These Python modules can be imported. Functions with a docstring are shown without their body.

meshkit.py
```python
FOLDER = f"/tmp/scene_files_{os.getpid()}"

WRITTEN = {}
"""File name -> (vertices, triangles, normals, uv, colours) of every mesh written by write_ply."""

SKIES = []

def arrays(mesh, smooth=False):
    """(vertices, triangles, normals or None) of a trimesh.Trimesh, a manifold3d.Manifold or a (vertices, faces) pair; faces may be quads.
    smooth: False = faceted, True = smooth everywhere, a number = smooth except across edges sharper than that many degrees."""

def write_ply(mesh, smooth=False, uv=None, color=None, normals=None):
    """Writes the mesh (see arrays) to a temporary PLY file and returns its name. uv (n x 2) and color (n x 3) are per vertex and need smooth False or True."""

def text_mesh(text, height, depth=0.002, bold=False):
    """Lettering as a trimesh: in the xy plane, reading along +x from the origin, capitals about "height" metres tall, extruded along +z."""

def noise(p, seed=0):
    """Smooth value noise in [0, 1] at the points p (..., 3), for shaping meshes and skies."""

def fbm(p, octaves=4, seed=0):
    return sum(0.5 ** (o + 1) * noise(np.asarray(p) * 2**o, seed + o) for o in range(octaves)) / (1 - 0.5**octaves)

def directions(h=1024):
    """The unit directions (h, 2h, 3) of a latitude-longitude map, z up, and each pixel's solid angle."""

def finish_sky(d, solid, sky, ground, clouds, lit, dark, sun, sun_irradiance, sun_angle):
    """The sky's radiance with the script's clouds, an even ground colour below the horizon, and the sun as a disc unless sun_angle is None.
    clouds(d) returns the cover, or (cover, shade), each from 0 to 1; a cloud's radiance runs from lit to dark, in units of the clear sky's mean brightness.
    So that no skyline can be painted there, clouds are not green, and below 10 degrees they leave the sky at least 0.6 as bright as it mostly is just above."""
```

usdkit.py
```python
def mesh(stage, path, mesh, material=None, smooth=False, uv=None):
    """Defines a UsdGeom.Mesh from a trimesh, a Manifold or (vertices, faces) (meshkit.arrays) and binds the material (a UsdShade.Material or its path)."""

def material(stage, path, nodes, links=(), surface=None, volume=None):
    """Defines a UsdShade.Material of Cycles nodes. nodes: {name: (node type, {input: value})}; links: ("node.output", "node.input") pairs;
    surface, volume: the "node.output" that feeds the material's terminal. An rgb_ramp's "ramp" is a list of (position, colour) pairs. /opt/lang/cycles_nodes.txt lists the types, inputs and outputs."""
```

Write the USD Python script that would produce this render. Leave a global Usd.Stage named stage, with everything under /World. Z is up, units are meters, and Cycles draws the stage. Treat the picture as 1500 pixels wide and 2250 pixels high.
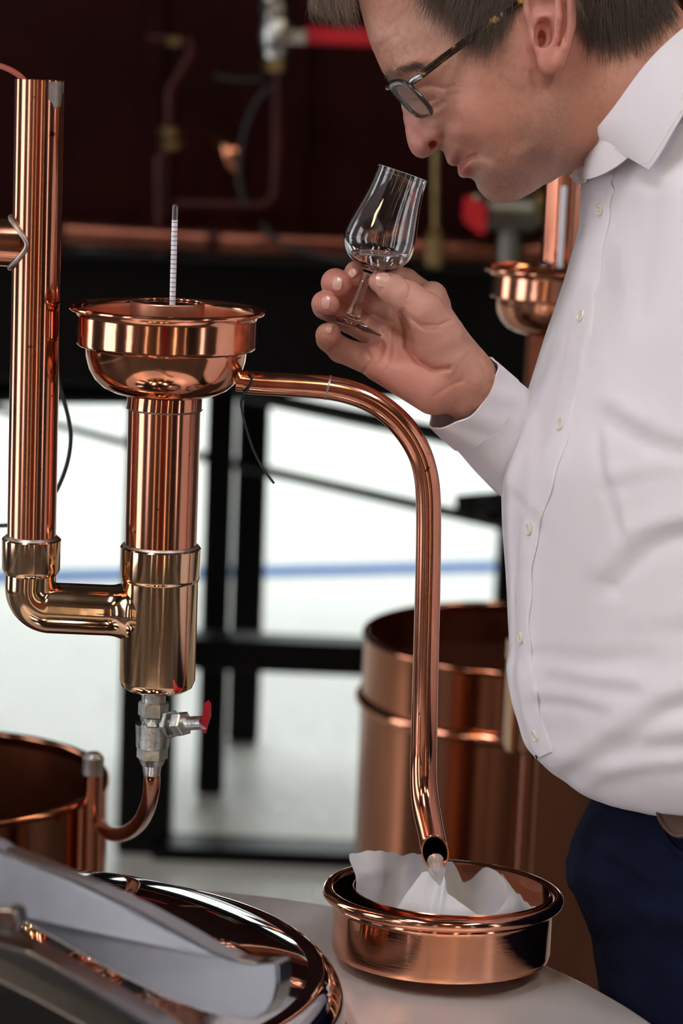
import math, random
import numpy as np, trimesh, manifold3d as m3d, shapely.geometry as sg
from scipy.interpolate import RBFInterpolator, LinearNDInterpolator, PchipInterpolator, CubicSpline
import usdkit, meshkit
from pxr import Usd, UsdGeom, UsdLux, UsdShade, Gf, Sdf, Vt

rng = np.random.default_rng(7)
random.seed(7)
stage = Usd.Stage.CreateInMemory()
UsdGeom.SetStageUpAxis(stage, 'Z')
UsdGeom.SetStageMetersPerUnit(stage, 1.0)
UsdGeom.Xform.Define(stage, '/World')
UsdGeom.Scope.Define(stage, '/World/Looks')

# ------------------------------------------------------------------ camera
F = 5600.0                                   # focal length in pixels of the 1500 x 2250 frame
PITCH, ROLL = math.radians(10.39), math.radians(2.3)
CAM = np.array([0.0, 0.0, 1.5])
FWD = np.array([0, math.cos(PITCH), -math.sin(PITCH)])
_u0, _r0 = np.array([0, math.sin(PITCH), math.cos(PITCH)]), np.array([1.0, 0, 0])
RGT = _r0 * math.cos(ROLL) + _u0 * math.sin(ROLL)
UPV = _u0 * math.cos(ROLL) - _r0 * math.sin(ROLL)
FOCUS = 1.87
EXPOSURE = 0.0
cam = UsdGeom.Camera.Define(stage, '/World/camera')
_m = np.eye(4); _m[0, :3], _m[1, :3], _m[2, :3], _m[3, :3] = RGT, UPV, -FWD, CAM
cam.AddTransformOp().Set(Gf.Matrix4d(*_m.ravel().tolist()))
cam.CreateHorizontalApertureAttr(24.0); cam.CreateVerticalApertureAttr(36.0)
cam.CreateFocalLengthAttr(24.0 * F / 1500)
cam.CreateFStopAttr(5.6); cam.CreateFocusDistanceAttr(FOCUS)
cam.CreateExposureAttr(EXPOSURE); cam.CreateClippingRangeAttr((0.05, 200.0))

def ray(px, py): return FWD + (px - 750) / F * RGT - (py - 1125) / F * UPV
def P(px, py, d): return CAM + d * ray(px, py)                       # point at depth d along the axis
def W(px, py, Y): r = ray(px, py); return CAM + r * (Y / r[1])       # point in the vertical plane y = Y
def WZ(px, py, z): r = ray(px, py); return CAM + r * ((z - 1.5) / r[2])

# ------------------------------------------------------------------ sky + lights (room lamps are in their builders)
dome = UsdLux.DomeLight.Define(stage, '/World/sky_dome'); dome.CreateIntensityAttr(0.25); dome.CreateColorAttr(Gf.Vec3f(0.85, 0.93, 1.0))
L_PANEL, L_FAR, L_DOOR, L_WIN = 30.0, 12.5, 3.2, 4.8

# ------------------------------------------------------------------ helpers
_used = {}
def numbered(path):
    n = _used.get(path, 0); _used[path] = n + 1
    return path if n == 0 else f'{path}_{n:03d}'
def tag(p, label=None, cat=None, group=None, kind=None):
    p = p.GetPrim() if hasattr(p, 'GetPrim') else p
    for k, v in (('label', label), ('category', cat), ('group', group), ('kind', kind)):
        if v: p.SetCustomDataByKey(k, v)
    return p
def pathof(parent): return '/World' if parent is None else str(parent.GetPath())
def obj(name, mesh, mat, parent=None, smooth=30, label=None, cat=None, group=None, kind=None):
    m = usdkit.mesh(stage, numbered(pathof(parent) + '/' + name), mesh, MATS[mat], smooth=smooth)
    return tag(m.GetPrim(), label, cat, group, kind)
def thing(name, label, cat, group=None, kind=None, loc=(0, 0, 0), tilt=0.0):
    x = UsdGeom.Xform.Define(stage, numbered('/World/' + name))
    if any(loc): x.AddTranslateOp().Set(Gf.Vec3d(*map(float, loc)))
    if tilt: x.AddRotateXOp().Set(tilt)
    return tag(x.GetPrim(), label, cat, group, kind)
def cat(*ms): return trimesh.util.concatenate([m for m in ms if m is not None])
def mv(m, t): m = m.copy(); m.apply_translation(np.asarray(t, float)); return m
def box(lo, hi, bev=0.0):
    lo, hi = np.minimum(lo, hi).astype(float), np.maximum(lo, hi).astype(float)
    if bev <= 0: return mv(trimesh.creation.box(hi - lo), (lo + hi) / 2)
    bev = min(bev, (hi - lo).min() * .45); pts = []
    for sx in (0, 1):
        for sy in (0, 1):
            for sz in (0, 1):
                c = np.where([sx, sy, sz], hi, lo); s = np.where([sx, sy, sz], -1, 1) * bev
                for k in range(3):
                    q = c + s; q[k] = c[k]; pts.append(q)
    return trimesh.convex.convex_hull(np.array(pts))
def frame_of(d):
    d = np.asarray(d, float); d = d / np.linalg.norm(d)
    a = np.cross(d, [0, 0, 1.0]) if abs(d[2]) < .9 else np.cross(d, [0, 1.0, 0])
    a /= np.linalg.norm(a); return d, a, np.cross(d, a)
def lathe(profile, n=96, closed=False, axis=(0, 0, 1), origin=(0, 0, 0)):
    """profile (r, h) revolved about the axis; closed: the profile is a loop"""
    p = np.asarray(profile, float); m = len(p)
    t = np.arange(n) * 2 * np.pi / n
    d, a, b = frame_of(axis)
    if abs(d[2]) > .999: a, b = np.array([1.0, 0, 0]), np.array([0, 1.0, 0]) * np.sign(d[2])
    v = np.asarray(origin) + p[:, None, 1, None] * d + p[:, None, 0, None] * (np.cos(t)[None, :, None] * a + np.sin(t)[None, :, None] * b)
    f = []
    rows = m if closed else m - 1
    i, j = np.meshgrid(np.arange(rows), np.arange(n), indexing='ij')
    i2, j2 = (i + 1) % m, (j + 1) % n
    q = np.stack([i * n + j, i * n + j2, i2 * n + j2, i2 * n + j], -1).reshape(-1, 4)
    f = np.vstack([q[:, [0, 1, 2]], q[:, [0, 2, 3]]])
    tm = trimesh.Trimesh(v.reshape(-1, 3), f, process=False)
    tm.merge_vertices(); tm.update_faces(tm.nondegenerate_faces()); tm.remove_unreferenced_vertices()
    trimesh.repair.fix_normals(tm)
    return tm
def spline(pts, n=60):
    pts = np.asarray(pts, float)
    t = np.concatenate([[0], np.cumsum(np.linalg.norm(np.diff(pts[:, :3], axis=0), axis=1) ** .6)])
    return CubicSpline(t, pts)(np.linspace(0, t[-1], n))
def fillet(pts, radii, n=10):
    """polyline with rounded corners"""
    pts = [np.asarray(p, float) for p in pts]; out = [pts[0]]
    for k in range(1, len(pts) - 1):
        a, b, c = pts[k - 1], pts[k], pts[k + 1]
        u, v = (a - b), (c - b); lu, lv = np.linalg.norm(u), np.linalg.norm(v); u /= lu; v /= lv
        ang = math.acos(np.clip(u @ v, -1, 1)); d = min(radii[k - 1] / math.tan(ang / 2), lu * .49, lv * .49); r = d * math.tan(ang / 2)
        cen = b + (u + v) / np.linalg.norm(u + v) * (r / math.sin(ang / 2))
        s, e = b + u * d - cen, b + v * d - cen
        om = math.acos(np.clip(s @ e / (r * r), -1, 1))
        for t in np.linspace(0, 1, n): out.append(cen + (math.sin((1 - t) * om) * s + math.sin(t * om) * e) / math.sin(om))
    out.append(pts[-1]); return np.array(out)
def tube(pts, rad, n=24, caps=True, wall=0.0):
    """swept tube; wall > 0 leaves it hollow"""
    p = np.asarray(pts, float); rad = np.broadcast_to(np.asarray(rad, float), (len(p),)).copy()
    t = np.gradient(p, axis=0); t /= np.linalg.norm(t, axis=1, keepdims=True) + 1e-12
    a = frame_of(t[0])[1]; A = []
    for k in range(len(p)):
        a = a - t[k] * (a @ t[k]); a /= np.linalg.norm(a); A.append(a)
    A = np.array(A); B = np.cross(t, A)
    ang = np.arange(n) * 2 * np.pi / n
    ring = lambda r: p[:, None] + r[:, None, None] * (np.cos(ang)[None, :, None] * A[:, None] + np.sin(ang)[None, :, None] * B[:, None])
    def grid(m, off, flip=False):
        i, j = np.meshgrid(np.arange(m - 1), np.arange(n), indexing='ij'); j2 = (j + 1) % n
        q = np.stack([i * n + j, i * n + j2, (i + 1) * n + j2, (i + 1) * n + j], -1).reshape(-1, 4) + off
        return q[:, ::-1] if flip else q
    m = len(p); v = ring(rad).reshape(-1, 3); q = grid(m, 0)
    if wall > 0:
        v = np.vstack([v, ring(rad - wall).reshape(-1, 3)]); q = np.vstack([q, grid(m, m * n, True)])
        j = np.arange(n); j2 = (j + 1) % n
        for k in (0, m - 1):
            q = np.vstack([q, np.stack([k * n + j, m * n + k * n + j, m * n + k * n + j2, k * n + j2], 1)[:, ::(1 if k == 0 else -1)]])
        f = np.vstack([q[:, [0, 1, 2]], q[:, [0, 2, 3]]])
    else:
        f = np.vstack([q[:, [0, 1, 2]], q[:, [0, 2, 3]]])
        if caps:
            j = np.arange(n); j2 = (j + 1) % n
            v = np.vstack([v, p[:1], p[-1:]])
            f = np.vstack([f, np.stack([np.full(n, m * n), j2, j], 1), np.stack([np.full(n, m * n + 1), (m - 1) * n + j, (m - 1) * n + j2], 1)])
    tm = trimesh.Trimesh(v, f, process=False); trimesh.repair.fix_normals(tm); return tm
def man(tm):
    tm = tm.copy(); tm.merge_vertices()
    return m3d.Manifold(m3d.Mesh(np.asarray(tm.vertices, np.float32), np.asarray(tm.faces, np.uint32)))
def untm(M):
    k = M.to_mesh(); return trimesh.Trimesh(k.vert_properties[:, :3], k.tri_verts, process=False)
def hexnut(c, axis, r, h, bev=.12):
    d, a, b = frame_of(axis); pts = []
    for s, rr in ((0, 1 - bev), (bev, 1), (1 - bev, 1), (1, 1 - bev)):
        for k in range(6):
            t = k * math.pi / 3; pts.append(np.asarray(c) + d * h * s + r * rr * (math.cos(t) * a + math.sin(t) * b))
    return trimesh.convex.convex_hull(np.array(pts))
def loft(rings, caps=True, close=True):
    """rings: (m, n, 3)"""
    R = np.asarray(rings, float); m, n = R.shape[:2]
    i, j = np.meshgrid(np.arange(m - 1), np.arange(n if close else n - 1), indexing='ij'); j2 = (j + 1) % n
    q = np.stack([i * n + j, i * n + j2, (i + 1) * n + j2, (i + 1) * n + j], -1).reshape(-1, 4)
    v = R.reshape(-1, 3); f = np.vstack([q[:, [0, 1, 2]], q[:, [0, 2, 3]]])
    if caps and close:
        j = np.arange(n); j2 = (j + 1) % n
        v = np.vstack([v, R[0].mean(0), R[-1].mean(0)])
        f = np.vstack([f, np.stack([np.full(n, m * n), j2, j], 1), np.stack([np.full(n, m * n + 1), (m - 1) * n + j, (m - 1) * n + j2], 1)])
    tm = trimesh.Trimesh(v, f, process=False)
    if close: trimesh.repair.fix_normals(tm)
    return tm
def sheet(grid, thick, nrm_hint=None):
    """grid (m, n, 3) surface thickened along its normals into a closed solid"""
    G = np.asarray(grid, float); m, n = G.shape[:2]
    du, dv = np.gradient(G, axis=0), np.gradient(G, axis=1)
    N = np.cross(du, dv); N /= np.linalg.norm(N, axis=-1, keepdims=True) + 1e-12
    if nrm_hint is not None and (N.reshape(-1, 3).mean(0) @ nrm_hint) < 0: N = -N
    A, B = G, G - N * thick
    v = np.vstack([A.reshape(-1, 3), B.reshape(-1, 3)]); o = m * n
    i, j = np.meshgrid(np.arange(m - 1), np.arange(n - 1), indexing='ij')
    q = np.stack([i * n + j, i * n + j + 1, (i + 1) * n + j + 1, (i + 1) * n + j], -1).reshape(-1, 4)
    Q = [q, q[:, ::-1] + o]
    def side(idx): a, b = idx[:-1], idx[1:]; Q.append(np.stack([a, b, b + o, a + o], 1)[:, ::-1])
    r = np.arange(m); c = np.arange(n)
    side(c); side(c[::-1] + (m - 1) * n); side((r * n)[::-1]); side(r * n + n - 1)
    q = np.vstack(Q); f = np.vstack([q[:, [0, 1, 2]], q[:, [0, 2, 3]]])
    tm = trimesh.Trimesh(v, f, process=False); trimesh.repair.fix_normals(tm); return tm

# ------------------------------------------------------------------ materials
MATS = {}
def material(name, nodes, links=(), surface='p.BSDF', volume=None):
    MATS[name] = usdkit.material(stage, '/World/Looks/' + name, nodes, links, surface=surface, volume=volume)
def metal(name, c1, c2, rough=(.1, .25), nscale=9, stretch=(1, 1, 1), bump=0.0, bscale=60, bstretch=(1, 1, 1), spots=None, dist=.002):
    """metal whose tone and gloss vary with a noise; bump: fine brushed or dented relief; spots: tarnish colour"""
    n = {'tc': ('texture_coordinate', {}), 'mp': ('mapping', {'scale': stretch}), 'n': ('noise_texture', {'scale': nscale, 'detail': 5, 'roughness': .6}),
         'rc': ('rgb_ramp', {'ramp': [(.35, c1), (.65, c2)]}), 'rr': ('map_range', {'from_min': .3, 'from_max': .7, 'to_min': rough[0], 'to_max': rough[1]}),
         'p': ('principled_bsdf', {'metallic': 1.0})}
    l = [('tc.object', 'mp.vector'), ('mp.vector', 'n.vector'), ('n.fac', 'rc.fac'), ('n.fac', 'rr.value'), ('rr.result', 'p.roughness')]
    if spots is None: l.append(('rc.color', 'p.base_color'))
    else:
        n.update({'s': ('noise_texture', {'scale': spots[1], 'detail': 3}), 'sr': ('rgb_ramp', {'ramp': [(spots[2], (0, 0, 0)), (spots[2] + .06, (1, 1, 1))]}),
                  'mx': ('mix_color', {'b': spots[0]})})
        l += [('tc.object', 's.vector'), ('s.fac', 'sr.fac'), ('sr.color', 'mx.fac'), ('rc.color', 'mx.a'), ('mx.result', 'p.base_color')]
        n['mx'][1]['fac'] = 0.0
        n['sb'] = ('rgb_to_bw', {}); l[-3] = ('sr.color', 'sb.color'); l.append(('sb.val', 'mx.fac'))
    if bump:
        n.update({'mb': ('mapping', {'scale': bstretch}), 'nb': ('noise_texture', {'scale': bscale, 'detail': 3}), 'b': ('bump', {'strength': bump, 'distance': dist})})
        l += [('tc.object', 'mb.vector'), ('mb.vector', 'nb.vector'), ('nb.fac', 'b.height'), ('b.normal', 'p.normal')]
    material(name, n, l)
def plain(name, c, rough=.5, var=.12, nscale=12, bump=0.0, bscale=40, dist=.002, **kw):
    c = np.asarray(c, float)
    n = {'tc': ('texture_coordinate', {}), 'n': ('noise_texture', {'scale': nscale, 'detail': 4}),
         'rc': ('rgb_ramp', {'ramp': [(.3, c * (1 - var)), (.7, np.minimum(c * (1 + var), 1))]}), 'p': ('principled_bsdf', {'roughness': rough, **kw})}
    l = [('tc.object', 'n.vector'), ('n.fac', 'rc.fac'), ('rc.color', 'p.base_color')]
    if bump:
        n.update({'nb': ('noise_texture', {'scale': bscale, 'detail': 4}), 'b': ('bump', {'strength': bump, 'distance': dist})})
        l += [('tc.object', 'nb.vector'), ('nb.fac', 'b.height'), ('b.normal', 'p.normal')]
    material(name, n, l)
def emit(name, c, s): material(name, {'e': ('emission', {'color': c, 'strength': s})}, surface='e.emission')

metal('copper', (.67, .275, .16), (.83, .375, .23), (.07, .17), 8, (1, 1, .5), bump=.12, bscale=26, spots=((.20, .10, .06), 34, .73))
metal('copper_pipe', (.58, .225, .135), (.75, .325, .205), (.09, .19), 9, (1.5, 1.5, .2), bump=.012, bscale=18, bstretch=(1, 1, .3), spots=((.14, .06, .035), 120, .70))
metal('copper_brushed', (.66, .29, .175), (.82, .40, .26), (.06, .13), 5, (1, 1, 8), bump=.10, bscale=40, bstretch=(.5, .5, 40), dist=.0006)
metal('copper_vat', (.46, .175, .095), (.62, .26, .15), (.09, .2), 5, (1, 1, .25), bump=.1, bscale=9, bstretch=(1, 1, .3), dist=.006)
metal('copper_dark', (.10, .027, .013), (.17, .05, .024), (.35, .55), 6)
metal('brass', (.78, .48, .285), (.88, .57, .365), (.07, .16), 9, (1, 1, .6), bump=.08, bscale=22, spots=((.30, .18, .08), 40, .74))
metal('copper_dull', (.22, .075, .05), (.34, .13, .085), (.28, .4), 6, (1, 1, 1))
metal('copper_matte', (.66, .30, .19), (.78, .38, .25), (.30, .42), 12)
metal('valve_dark', (.15, .14, .12), (.24, .23, .20), (.3, .45), 30)
metal('brass_dark', (.16, .11, .05), (.24, .16, .08), (.4, .5), 20)
metal('brass_old', (.26, .19, .085), (.40, .29, .14), (.3, .45), 20)
metal('solder', (.36, .33, .30), (.52, .47, .42), (.35, .5), 60)
metal('valve_nickel', (.42, .44, .42), (.60, .60, .56), (.22, .4), 45, bump=.25, bscale=120)
metal('steel_polished', (.52, .50, .50), (.60, .58, .58), (.03, .07), 5, bump=.03, bscale=14)
metal('steel_brushed', (.70, .66, .64), (.80, .76, .74), (.42, .58), 6, (1, 1, 1), bump=.06, bscale=300, bstretch=(1, .03, 1), dist=.0006)
metal('steel_lever', (.27, .265, .275), (.33, .325, .34), (.17, .25), 4, bump=.03, bscale=30)
plain('steel_satin', (.74, .70, .685), .38, .10, 6, metallic=.5, bump=.05, bscale=200, dist=.0006)
metal('steel_tank', (.50, .50, .50), (.58, .58, .58), (.18, .28), 5)
plain('maroon_paint', (.017, .0010, .0008), .42, .3, 3, bump=.10, bscale=8, dist=.01, specular_ior_level=.09)
plain('black_paint', (.0012, .0012, .0014), .42, .3, 6, bump=.2, bscale=30, specular_ior_level=.14)
plain('black_gloss', (.003, .003, .004), .12, .3, 6)
plain('mat_rubber', (.045, .042, .040), .7, .2, 4)
plain('black_rubber', (.012, .012, .013), .55)
plain('maroon_pipe', (.045, .007, .006), .35, .35, 12, metallic=.3, specular_ior_level=.3)
plain('red_plastic', (.52, .008, .02), .35, .08)
plain('red_wire', (.30, .06, .03), .5)
plain('green_wire', (.02, .035, .03), .5)
plain('dark_gasket', (.05, .05, .05), .5)
plain('blue_line', (.012, .13, .42), .8, .08, specular_ior_level=.1)
plain('paper', (.80, .80, .80), .8, .05, 30, bump=.35, bscale=120, dist=.001)
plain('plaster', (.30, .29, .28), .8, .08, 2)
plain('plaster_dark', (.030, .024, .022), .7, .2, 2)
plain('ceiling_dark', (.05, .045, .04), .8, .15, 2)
plain('window_paint', (.10, .10, .11), .5)
plain('red_wall_paint', (.25, .012, .012), .4, .2, 2)
plain('wood_panel', (.13, .06, .03), .5, .35, 5)
plain('leather_brown', (.060, .026, .016), .5, .3, 40, bump=.3, bscale=90)
emit('panel_white', (.95, .93, 1.0), L_PANEL)
emit('panel_warm', (1.0, .80, .50), L_PANEL)
emit('slit_warm', (1.0, .82, .58), 4.0)
emit('panel_far', (.97, 1.0, .97), L_FAR)
emit('door_daylight', (.93, 1.0, .98), L_DOOR)
emit('window_daylight', (.94, .94, 1.0), L_WIN)
# floor: pale sealed concrete, faint mottling
material('floor_concrete', {'tc': ('texture_coordinate', {}), 'n': ('noise_texture', {'scale': .9, 'detail': 6}), 'n2': ('noise_texture', {'scale': 35, 'detail': 4}),
    'rc': ('rgb_ramp', {'ramp': [(.3, (.50, .51, .475)), (.7, (.60, .615, .585))]}), 'rr': ('map_range', {'from_min': .3, 'from_max': .7, 'to_min': .32, 'to_max': .5}),
    'b': ('bump', {'strength': .1, 'distance': .003}), 'p': ('principled_bsdf', {})},
    [('tc.object', 'n.vector'), ('tc.object', 'n2.vector'), ('n.fac', 'rc.fac'), ('n2.fac', 'rr.value'), ('rr.result', 'p.roughness'), ('rc.color', 'p.base_color'), ('n2.fac', 'b.height'), ('b.normal', 'p.normal')])
material('glass', {'g': ('principled_bsdf', {'base_color': (1, 1, 1), 'roughness': 0.0, 'ior': 1.48, 'transmission_weight': 1.0})}, surface='g.BSDF')
material('spirit', {'g': ('principled_bsdf', {'base_color': (.97, .99, 1), 'roughness': 0.0, 'ior': 1.36, 'transmission_weight': 1.0})}, surface='g.BSDF')
material('lens_glass', {'t': ('transparent_bsdf', {'color': (.86, .85, .84)}), 'gl': ('glossy_bsdf', {'color': (1, 1, 1), 'roughness': .02}), 'm': ('mix_closure', {'fac': .05})},
         [('t.BSDF', 'm.closure1'), ('gl.BSDF', 'm.closure2')], surface='m.closure')
material('stream_water', {'g': ('principled_bsdf', {'base_color': (.95, .95, .95), 'roughness': .25, 'ior': 1.33, 'transmission_weight': .8})}, surface='g.BSDF')
material('dark_liquid', {'g': ('principled_bsdf', {'base_color': (.035, .012, .008), 'roughness': .02, 'ior': 1.36})}, surface='g.BSDF')
# ------------------------------------------------------------------ the hall
HX, HY0, HY1, HZ = 3.5, -2.6, 13.0, 4.6
fl = thing('floor', 'pale sealed concrete floor of the still house', None, kind='structure')
obj('slab', box((-HX, HY0, -.12), (HX, HY1, 0)), 'floor_concrete', fl, smooth=False)
la, lb = WZ(0, 1268, .001), WZ(1500, 1236, .001)
dl = (lb - la) / np.linalg.norm(lb - la); nl = np.array([-dl[1], dl[0], 0]) * .065
qa, qb = la - dl * 2.5, lb + dl * 2.5
ln = trimesh.convex.convex_hull(np.array([p + s * nl + [0, 0, h] for p in (qa, qb) for s in (-1, 1) for h in (0, .0015)]))
obj('marking_line', ln, 'blue_line', fl, smooth=False, label='blue painted line')
obj('rubber_mat', box((-3.3, HY0 + .05, 0), (3.3, 2.95, .006)), 'mat_rubber', fl, smooth=False, label='dark rubber work mat')
def wall(name, boxes, mat): obj(name, cat(*[box(*b) for b in boxes]), mat, smooth=False, kind='structure')
T = .15
# back wall with a wide open gate
gx0, gx1, gz = -3.1, 3.1, 3.4
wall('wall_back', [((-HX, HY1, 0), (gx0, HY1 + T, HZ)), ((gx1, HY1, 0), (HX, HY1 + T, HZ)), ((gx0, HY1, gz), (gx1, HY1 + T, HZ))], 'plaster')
d1 = thing('door_1', 'wide open gateway full of daylight at the far end of the hall', None, kind='structure')
obj('door_frame', cat(box((gx0 - .1, HY1 - .04, 0), (gx0, HY1, gz + .1)), box((gx1, HY1 - .04, 0), (gx1 + .1, HY1, gz + .1)), box((gx0, HY1 - .04, gz), (gx1, HY1, gz + .1))), 'window_paint', d1, smooth=False)
obj('daylight_opening', box((gx0, HY1 + .10, 0.02), (gx1, HY1 + .13, gz)), 'door_daylight', d1, smooth=False)
def wall_with_windows(name, x, ys, z0, z1, wname):
    sgn = math.copysign(1, x); x2 = x + sgn * T
    bs = [((x, HY0, 0), (x2, HY1, z0)), ((x, HY0, z1), (x2, HY1, HZ))]
    e = HY0
    for a, b in ys:
        bs.append(((x, e, z0), (x2, a, z1))); e = b
    bs.append(((x, e, z0), (x2, HY1, z1)))
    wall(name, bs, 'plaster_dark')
    for k, (a, b) in enumerate(ys):
        w = thing(wname + '_%d' % (k + 1 + WN[0]), 'tall industrial window with dark bars in the side wall', None, kind='structure')
        fr = [box((x - sgn * .0, a, z0), (x + sgn * .07, a + .06, z1)), box((x, b - .06, z0), (x + sgn * .07, b, z1)), box((x, a, z0), (x + sgn * .07, b, z0 + .06)), box((x, a, z1 - .06), (x + sgn * .07, b, z1))]
        for j in range(1, 3): fr.append(box((x + sgn * .01, a + (b - a) * j / 3 - .02, z0), (x + sgn * .06, a + (b - a) * j / 3 + .02, z1)))
        for j in range(1, 4): zz = z0 + (z1 - z0) * j / 4; fr.append(box((x + sgn * .01, a, zz - .02), (x + sgn * .06, b, zz + .02)))
        obj('frame', cat(*fr), 'window_paint', w, smooth=False)
        obj('pane', box((x + sgn * .09, a, z0), (x + sgn * .10, b, z1)), 'window_daylight', w, smooth=False)
    WN[0] += len(ys)
WN = [0]
wall_with_windows('wall_left', -HX, [(-2.3, -1.3), (.1, 1.3), (2.7, 3.6)], .25, 3.4, 'window')
wall_with_windows('wall_right', HX, [(-1.5, -.9), (1.2, 1.7)], .25, 3.4, 'window')
wf_ = thing('wall_front', 'dark panelled wall behind the steel vessel', None, kind='structure')
slits = [(-1.95, -1.8), (-.62, -.54), (.98, 1.16), (2.2, 2.3)]
e_ = -HX
for a_, b_ in slits + [(HX, HX)]:
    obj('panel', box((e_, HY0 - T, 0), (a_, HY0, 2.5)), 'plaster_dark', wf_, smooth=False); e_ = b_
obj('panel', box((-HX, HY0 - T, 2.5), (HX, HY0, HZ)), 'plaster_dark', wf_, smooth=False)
for a_, b_, m_ in ((-3.3, -2.7, 'wood_panel'), (-1.7, -1.0, 'wood_panel'), (-.30, .30, 'red_wall_paint'), (.42, .80, 'wood_panel'), (1.4, 2.0, 'wood_panel')):
    obj('panel', box((a_, HY0 - .01, .05), (b_, HY0 + .02, 2.3), .005), m_, wf_, smooth=False)
for k, (a_, b_) in enumerate(slits):
    w = thing('window_%d' % (k + 6), 'narrow glass slit in the panelled wall', None, kind='structure')
    obj('frame', cat(box((a_, HY0 - .06, .02), (a_ + .012, HY0 - .0, 2.5)), box((b_ - .012, HY0 - .06, .02), (b_, HY0, 2.5))), 'window_paint', w, smooth=False)
    obj('pane', box((a_, HY0 - .10, .02), (b_, HY0 - .09, 2.5)), 'slit_warm', w, smooth=False)
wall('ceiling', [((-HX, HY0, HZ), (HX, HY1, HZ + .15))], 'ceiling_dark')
# ceiling lamps: long LED panels in metal trays
def lamp(x, y, lx, ly, mat, label, z=HZ - .35):
    t = thing('ceiling_light', label, 'ceiling light', group=None, loc=(x, y, z))
    obj('housing', cat(box((-lx / 2 - .02, -ly / 2 - .02, .006), (lx / 2 + .02, ly / 2 + .02, .06)), *[box((s * lx * .35 - .006, -.006, .06), (s * lx * .35 + .006, .006, .35)) for s in (-1, 1)]), 'window_paint', t, smooth=False)
    obj('diffuser', box((-lx / 2, -ly / 2, -.006), (lx / 2, ly / 2, .006)), mat, t, smooth=False)
lamp(-1.2, .2, .35, 1.5, 'panel_white', 'white LED ceiling light above the copper funnel')
lamp(1.6, -.4, .35, 1.5, 'panel_white', 'white LED ceiling light above the man')
lamp(-2.6, -1.2, .35, 1.2, 'panel_warm', 'warm ceiling light by the entrance wall, far from the funnel')
lamp(.3, -1.6, .30, 1.2, 'panel_warm', 'warm ceiling light behind the steel vessel')
lamp(2.9, 1.9, .30, 1.2, 'panel_warm', 'warm ceiling light beside the second funnel')
for k, (x, y) in enumerate([(-2.3, 8.3), (0, 8.3), (2.3, 8.3), (-1.3, 10.6), (1.4, 10.6)]):
    lamp(x, y, 1.6, 1.2, 'panel_far', 'broad daylight-white ceiling panel over the far floor, ' + ['nearer row, on the three-window side', 'middle of the nearer row', 'nearer row, on the two-window side', 'gateway row, on the three-window side', 'gateway row, on the two-window side'][k])

# ------------------------------------------------------------------ maroon tank on its black frame
YT = 4.60
def ztop(py, Y=YT, px=700): return W(px, py, Y)[2]
def xat(px, Y=YT, py=900): return W(px, py, Y)[0]
tk = thing('still_tank', 'large dark maroon tank with pipes on its face, behind the copper funnel', 'tank')
zt = ztop(566); zb = ztop(868)
X0, X1 = -1.9, 2.3
shell = box((X0, YT + .06, zt + .002), (X1, YT + 1.1, 3.2), .03)
obj('shell', shell, 'maroon_paint', tk, smooth=20)
for xs in (-1.2, xat(330, py=300), xat(655, py=300), 1.3):
    obj('seam_rib', box((xs - .02, YT + .045, zt + .02), (xs + .02, YT + .07, 3.18), .004), 'maroon_paint', tk, smooth=20)
st = thing('tank_stand', 'heavy black steel stand carrying the maroon tank over the pale floor', 'stand')
obj('deck', box((X0 - .05, YT - .02, zb), (X1 + .05, YT + 1.15, zt), .012), 'black_paint', st, smooth=20)
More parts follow.
